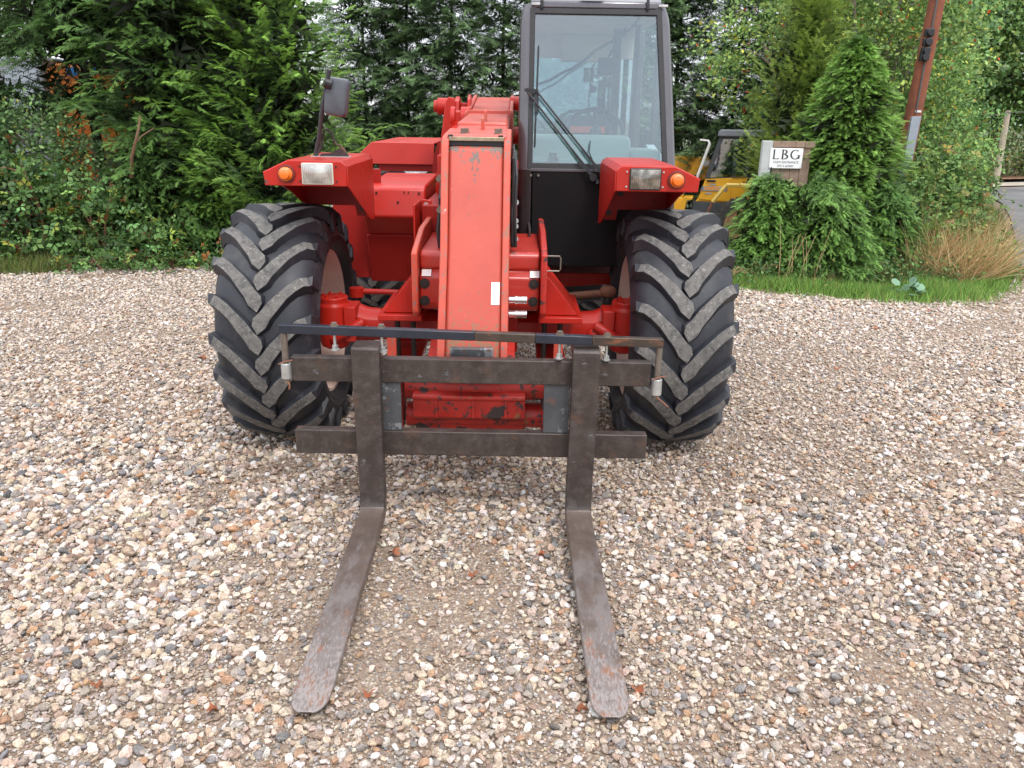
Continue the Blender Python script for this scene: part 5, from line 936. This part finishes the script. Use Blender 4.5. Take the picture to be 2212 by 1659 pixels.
b = B(); b.cyl((3.685, 16.96, .835), (3.685, 16.91, .835), .075, 20).cyl((3.685, 16.91, .835), (3.685, 16.90, .835), .055, 20, 1); b.build('boom_pivot', [silver_lbl, galv], ybm)
b = B(); b.prism([(3.45, .60), (3.62, .72), (3.66, .72), (3.70, .66), (3.5, .56)], 'y', 16.90, 16.95); b.build('boom_rib', yellow, ybm, bevel=.006)
b = B()
for k in range(3): b.tube([(2.9, 17.0, .96), (3.35, 16.95 + .05 * k, 1.0 + .03 * k), (3.6, 16.98, 1.03 + .03 * k), (3.78, 17.0, .95)], .018, 6)
b.build('hydraulic_hose', black, ybm)
b = B(); b.prism([(3.50, -.10), (3.50, .135), (4.6, .12), (5.3, .10), (5.3, -.25), (3.92, -.25)], 'y', 16.0, 17.2); b.build('chassis', ygrey_dark, Yt, bevel=.01)
b = B(); b.prism([(3.22, -.05), (3.30, .19), (3.34, .225), (3.50, .225), (3.50, .18), (3.39, .15), (3.36, -.05)], 'y', 15.9, 16.3); b.box(2.3, 3.3, 16.0, 16.9, -.15, .2); b.build('counterweight', yellow, Yt, bevel=.01)
b = B(); b.tube([(4.107, 15.6, .50), (3.88, 15.6, .18)], .04, 6, smooth=False).tube([(4.107, 15.6, .50), (4.9, 15.6, .52)], .04, 6, smooth=False); b.build('mudguard_rail', yellow_pale, Yt)
b = B(); b.tube([(3.88, 15.6, .18), (3.80, 15.62, -.06)], .028, 6); b.build('mudguard_stay', rust_m, Yt)
for y in (15.9, 17.2):
    for x in (4.44, 2.2):
        rw = .50; b = B(); cz = -.26
        prof = [(.30, -.13), (.40, -.17), (.47, -.16), (rw, -.10), (rw, .10), (.47, .16), (.40, .17), (.30, .13)]
        b.rings([[(x + r_ * math.cos(a), y + q, cz + r_ * math.sin(a)) for r_, q in prof] for a in [2 * math.pi * k / 40 for k in range(40)]], close=True)
        for k in range(26):
            a = 2 * math.pi * k / 26
            for s in (-1, 1):
                p = []
                for (r_, q, da) in ((rw - .01, 0, 0), (rw + .028, 0, 0), (rw + .02, s * .14, .09), (rw - .05, s * .17, .09)):
                    for w in (-.035, .035): p.append((x + r_ * math.cos(a + da + w), y + q, cz + r_ * math.sin(a + da + w)))
                b.add(p, [(0, 1, 3, 2), (2, 3, 5, 4), (4, 5, 7, 6), (0, 2, 4, 6), (1, 7, 5, 3)])
        w_ = b.build('wheel', old_tyre, Yt)
        b = B(); sg = -1; b.rings([[(x + r_ * math.cos(a), y + q, cz + r_ * math.sin(a)) for a in [2 * math.pi * k / 32 for k in range(32)]] for r_, q in ((.31, -.13), (.30, -.155), (.27, -.15), (.25, -.07), (.13, -.05), (.12, -.09), (.02, -.09))]); b.build('rim', old_rim, w_)
# ------------------------------------------------------------------ sign
Sg = thing('farm_sign', 'white LBG farm entrance sign on weathered boards and a grey post', 'sign', (3.0, 9.35, 0))
B().box(2.775, 2.885, 9.34, 9.42, 0, 1.462).build('post', post_m, Sg, bevel=.006)
for i in range(4): x = 2.90 + i * .108; B().box(x, x + .104, 9.36, 9.385, .25, 1.40 + .0 * i).build('plank', plank_m, Sg, bevel=.003)
B().box(2.888, 3.36, 9.342, 9.359, 1.395, 1.462).build('plank', plank_m, Sg, bevel=.003)
B().box(2.862, 3.230, 9.328, 9.340, 1.166, 1.386).build('sign_panel', sign_m, Sg, bevel=.004)
def glyph(name, strokes, ox, oz, s, sx=1.):
    b = B(); k = 0
    for st in strokes: b.prism([(ox + p[0] * s * sx, oz + p[1] * s) for p in st], 'y', 9.3265 - .0002 * k, 9.3278 - .0002 * k); k += 1
    return b.build(name, ink, Sg)
S_ = .105; zb = 1.266
glyph('lettering', [[(.10, 0), (.24, 0), (.24, 1), (.10, 1)], [(.04, 0), (.66, 0), (.70, .17), (.62, .085), (.04, .07)], [(.04, .96), (.30, .96), (.30, 1), (.04, 1)]], 2.886, zb, S_, 1.08)
def arc(cx, cz, r0, r1x, r1z, a0, a1, n=14, th=.1, thv=None):
    o, i = [], []
    for k in range(n + 1):
        a = R(a0 + (a1 - a0) * k / n); w = th * abs(math.cos(a)) + (thv or .05) * abs(math.sin(a)); o.append((cx + r1x * math.cos(a), cz + r1z * math.sin(a))); i.append((cx + (r1x - w) * math.cos(a), cz + (r1z - w) * math.sin(a)))
    return o + i[::-1]
glyph('lettering', [[(.08, 0), (.22, 0), (.22, 1), (.08, 1)], [(.02, .0), (.30, 0), (.30, .05), (.02, .05)], [(.02, .95), (.30, .95), (.30, 1), (.02, 1)], arc(.28, .76, 0, .30, .24, -90, 90, th=.13), arc(.28, .27, 0, .40, .27, -90, 90, th=.14), [(.2, .52), (.3, .52), (.3, .56), (.2, .56)]], 2.985, zb, S_, 1.15)
glyph('lettering', [arc(.50, .5, 0, .48, .5, 52, 330, 24, th=.14), [(.80, .05), (.93, .12), (.93, .42), (.80, .42)], [(.66, .40), (1.0, .40), (1.0, .45), (.66, .45)]], 3.085, zb, S_, 1.12)
text('lettering', 'FARM ENTRANCE', (3.046, 9.327, 1.222), .038, mat('grey_sign_ink', (.10, .11, .12), .5), Sg, ext=.0008, ax='CENTER', sx=.95)
text('lettering', '07915 669007', (3.046, 9.327, 1.182), .034, MATS['grey_sign_ink'], Sg, ext=.0008, ax='CENTER', sx=.95)
for x, z in ((2.87, 1.378), (3.222, 1.378), (2.87, 1.174), (3.222, 1.174)): B().cyl((x, 9.329, z), (x, 9.326, z), .003, 8).build('screw', dark_bolt, Sg)
Rs = thing('road_sign', 'white road sign with a red band poking out of the conifers', 'road sign', (4.35, 9.75, 0))
B().cyl((4.28, 9.80, 0), (4.28, 9.80, 1.1), .025, 10).build('post', galv, Rs); k = B().prism([(4.16, .98), (4.14, 1.10), (4.24, 1.16), (4.33, 1.15), (4.40, 1.03), (4.33, .96)], 'y', 9.76, 9.77).build('sign_panel', white_p, Rs)
B().prism([(4.30, 1.13), (4.335, 1.15), (4.405, 1.03), (4.35, .99), (4.32, 1.06)], 'y', 9.752, 9.7595).build('red_band', red_sign, Rs)
# ------------------------------------------------------------------ poles, post
Po = thing('telegraph_pole', 'red brown wooden telegraph pole with a grey metal guard in the brambles', 'pole', (4.9, 10.5, 0))
b = B(); b.tube([(4.92, 10.5, -.1), (4.945, 10.5, 1.75), (5.0, 10.5, 3.1), (5.14, 10.5, 7.5)], .104, 20, r2=.085); b.build('pole', pole_m, Po)
b = B(); b.prism([(4.868, 1.235), (4.880, 1.75), (4.992, 1.757), (4.975, 1.235)], 'y', 10.385, 10.41); b.prism([(4.868, 1.235), (4.880, 1.75), (4.885, 1.75), (4.874, 1.235)], 'y', 10.425, 10.5); g = b.build('cable_guard', guard_m, Po, bevel=.004)
for k in range(5):
    for x in (4.872, 4.982): B().cyl((x + .003 * k, 10.40, 1.28 + .11 * k), (x + .003 * k, 10.392, 1.28 + .11 * k), .007, 8).build('rivet', rust_m, g)
b = B(); b.prism([(4.80, .6), (4.835, 1.10), (4.868, 1.235), (4.98, 1.235), (4.972, .6)], 'y', 10.39, 10.43); b.build('cable_box', green_m, Po, bevel=.004)
for k, z in enumerate((2.705, 2.60, 2.50, 2.43)):
    x = 4.905 + (z - 2.4) * .05; b = B(); b.prism([(x - .055, z - .045), (x - .05, z + .04), (x + .045, z + .045), (x + .05, z - .04)], 'y', 10.36, 10.415); b.cyl((x, 10.36, z), (x, 10.33, z), .042, 16); b.build('lamp_unit', black, Po, bevel=.006)
b = B(); b.tube([(4.925, 10.40, 1.78), (4.93, 10.40, 2.35), (4.95, 10.405, 2.7), (4.96, 10.41, 3.2), (5.02, 10.42, 5)], .011, 8); b.build('cable', wire_m, Po)
B().box(4.915, 4.985, 10.395, 10.41, 1.80, 1.825).build('cable_clip', white_p, Po)
Pf = thing('telegraph_pole', 'thin pale distant telegraph pole beyond the far hedge', 'pole', (14.05, 24, 0)); b = B(); b.tube([(14.02, 24, 0), (13.97, 24, 2.05)], .10, 12, r2=.075); b.build('pole', farpole_m, Pf)
b = B(); b.tube([(13.97, 23.9, 2.0), (11.5, 22, 1.7), (9.5, 20, 1.65)], .012, 5).tube([(13.97, 23.9, 2.0), (17, 25, 2.1), (21, 26, 2.5)], .012, 5); b.build('wire', wire_m, Pf)
Wp = thing('fence_post', 'thin white metal post beside the feathery conifer, left of the headlight', 'post', (-3.0, 10.0, 0))
B().box(-2.90, -2.86, 9.9, 9.94, 0, 1.22).build('post', white_p, Wp)
# ------------------------------------------------------------------ orange digger and car glimpsed behind
Dg = thing('orange_digger', 'orange digger with grey cab glimpsed through the gap in the left hedge', 'digger', (-6.4, 12.6, -.35))
b = B(); b.prism([(-6.75, .5), (-6.75, 2.22), (-6.6, 2.30), (-5.75, 2.25), (-5.6, 2.0), (-5.6, .5)], 'y', 12.2, 13.6); b.build('body', digger_m, Dg, bevel=.04)
b = B(); b.prism([(-7.45, .5), (-7.45, 2.3), (-7.35, 2.38), (-6.80, 2.38), (-6.78, .5)], 'y', 12.2, 13.4); c_ = b.build('cab', mat('pale_grey_cab', (.35, .38, .42), .4), Dg, bevel=.04)
b = B(); b.box(-7.35, -6.88, 12.185, 12.2, 1.4, 2.2); b.build('window', glass2, c_)
b = B(); b.box(-6.45, -6.30, 12.18, 12.2, 2.13, 2.24).box(-6.1, -6.02, 12.18, 12.2, 2.16, 2.26); b.build('blue_panel', mat('bright_blue_plastic', (.05, .25, .6), .4), Dg)
for y in (12.15, 13.3): b = B(); b.prism([(-7.5, -.2), (-7.3, -.4), (-5.7, -.4), (-5.5, -.2), (-5.5, .15), (-5.7, .35), (-7.3, .35), (-7.5, .15)], 'y', y, y + .35); b.build('track', black, Dg, bevel=.03)
b = B(); b.box(-6.9, -6.1, 12.5, 13.3, .3, .52); b.build('turntable', black, Dg)
Cr = thing('parked_car', 'pale silver car roof glimpsed between the red engine cover and rear cover', 'car', (-2.3, 15.8, -.75))
b = B(); b.rings([[(-4.4, y, z) for y, z in ((15.1, -.45), (15.05, 0), (15.2, .05), (16.4, .05), (16.55, 0), (16.5, -.45))], [(-3.9, y, z) for y, z in ((15.0, -.5), (14.98, .12), (15.1, .16), (16.5, .16), (16.6, .1), (16.6, -.5))], [(-.9, y, z) for y, z in ((15.0, -.5), (14.98, .12), (15.1, .16), (16.5, .16), (16.6, .1), (16.6, -.5))], [(-.4, y, z) for y, z in ((15.1, -.45), (15.05, .05), (15.2, .1), (16.4, .1), (16.55, 0), (16.5, -.45))]], smooth=False); b.build('body', car_m, Cr, bevel=.05)
b = B(); b.rings([[(-3.6, y, z) for y, z in ((15.08, .15), (16.52, .15), (16.52, .15), (15.08, .15))], [(-3.0, y, z) for y, z in ((15.1, .15), (16.5, .15), (16.35, .60), (15.25, .60))], [(-1.9, y, z) for y, z in ((15.1, .15), (16.5, .15), (16.35, .64), (15.25, .64))], [(-1.0, y, z) for y, z in ((15.1, .15), (16.5, .15), (16.5, .16), (15.1, .16))]], smooth=False); b.build('windows', black, Cr)
b = B(); b.prism([(-3.1, .60), (-3.0, .64), (-1.8, .66), (-1.7, .62)], 'y', 15.2, 16.4); b.build('roof', car_m, Cr, bevel=.02)
for x in (-3.6, -1.2):
    for y in (15.0, 16.4): b = B(); b.cyl((x, y - .02, -.45), (x, y + .2, -.45), .3, 24); b.build('wheel', black, Cr, bevel=.03)

# ------------------------------------------------------------------ fallen leaves
def fallen(x, y, s, rot, lab):
    b = B(); pts = []
    for k in range(12):
        a = 2 * math.pi * k / 12; r_ = s * (.55 + .45 * (k % 2)) * (1.25 if k in (2, 3, 4) else 1); pts.append((x + r_ * math.cos(a + rot), y + r_ * math.sin(a + rot) * .8, .024 + .012 * math.sin(a * 2 + rot)))
    b.v = [(x, y, .018)] + pts; b.f = [(0, k + 1, (k + 1) % 12 + 1) for k in range(12)]; b.m = [0] * 12; b.s = [False] * 12
    return tag(b.build('fallen_leaf', leaf_dead), lab, 'leaf', 'fallen leaves on the gravel')
for x, y, s, lab in [(-.42, 1.98, .022, 'orange fallen leaf just right of the left tine tip'), (-.86, 1.90, .02, 'orange fallen leaf left of the left tine tip'), (.40, 2.02, .026, 'curled orange leaf just right of the right tine tip'), (.225, 1.93, .018, 'small orange leaf just left of the right tine tip'),
                (-.14, 2.65, .022, 'brown fallen leaf midway between the two tines'), (-.46, 2.80, .03, 'fallen leaf beside the heel of the left tine'), (.13, 2.80, .022, 'fallen leaf beside the heel of the right tine'), (-1.25, 2.0, .018, 'red brown fallen leaf in the lower left gravel'),
                (1.35, 2.75, .02, 'fallen leaf on open gravel right of the right tine'), (2.3, 5.4, .03, 'brown leaf on the gravel well right of the right tyre'), (3.1, 6.6, .035, 'brown leaf on the gravel before the green verge'), (3.9, 7.3, .04, 'brown leaf at the verge edge near the round leaved weed'), (-2.2, 5.4, .03, 'fallen leaf on the gravel left of the left tyre')]: fallen(x, y, s, random.uniform(0, 6), lab)
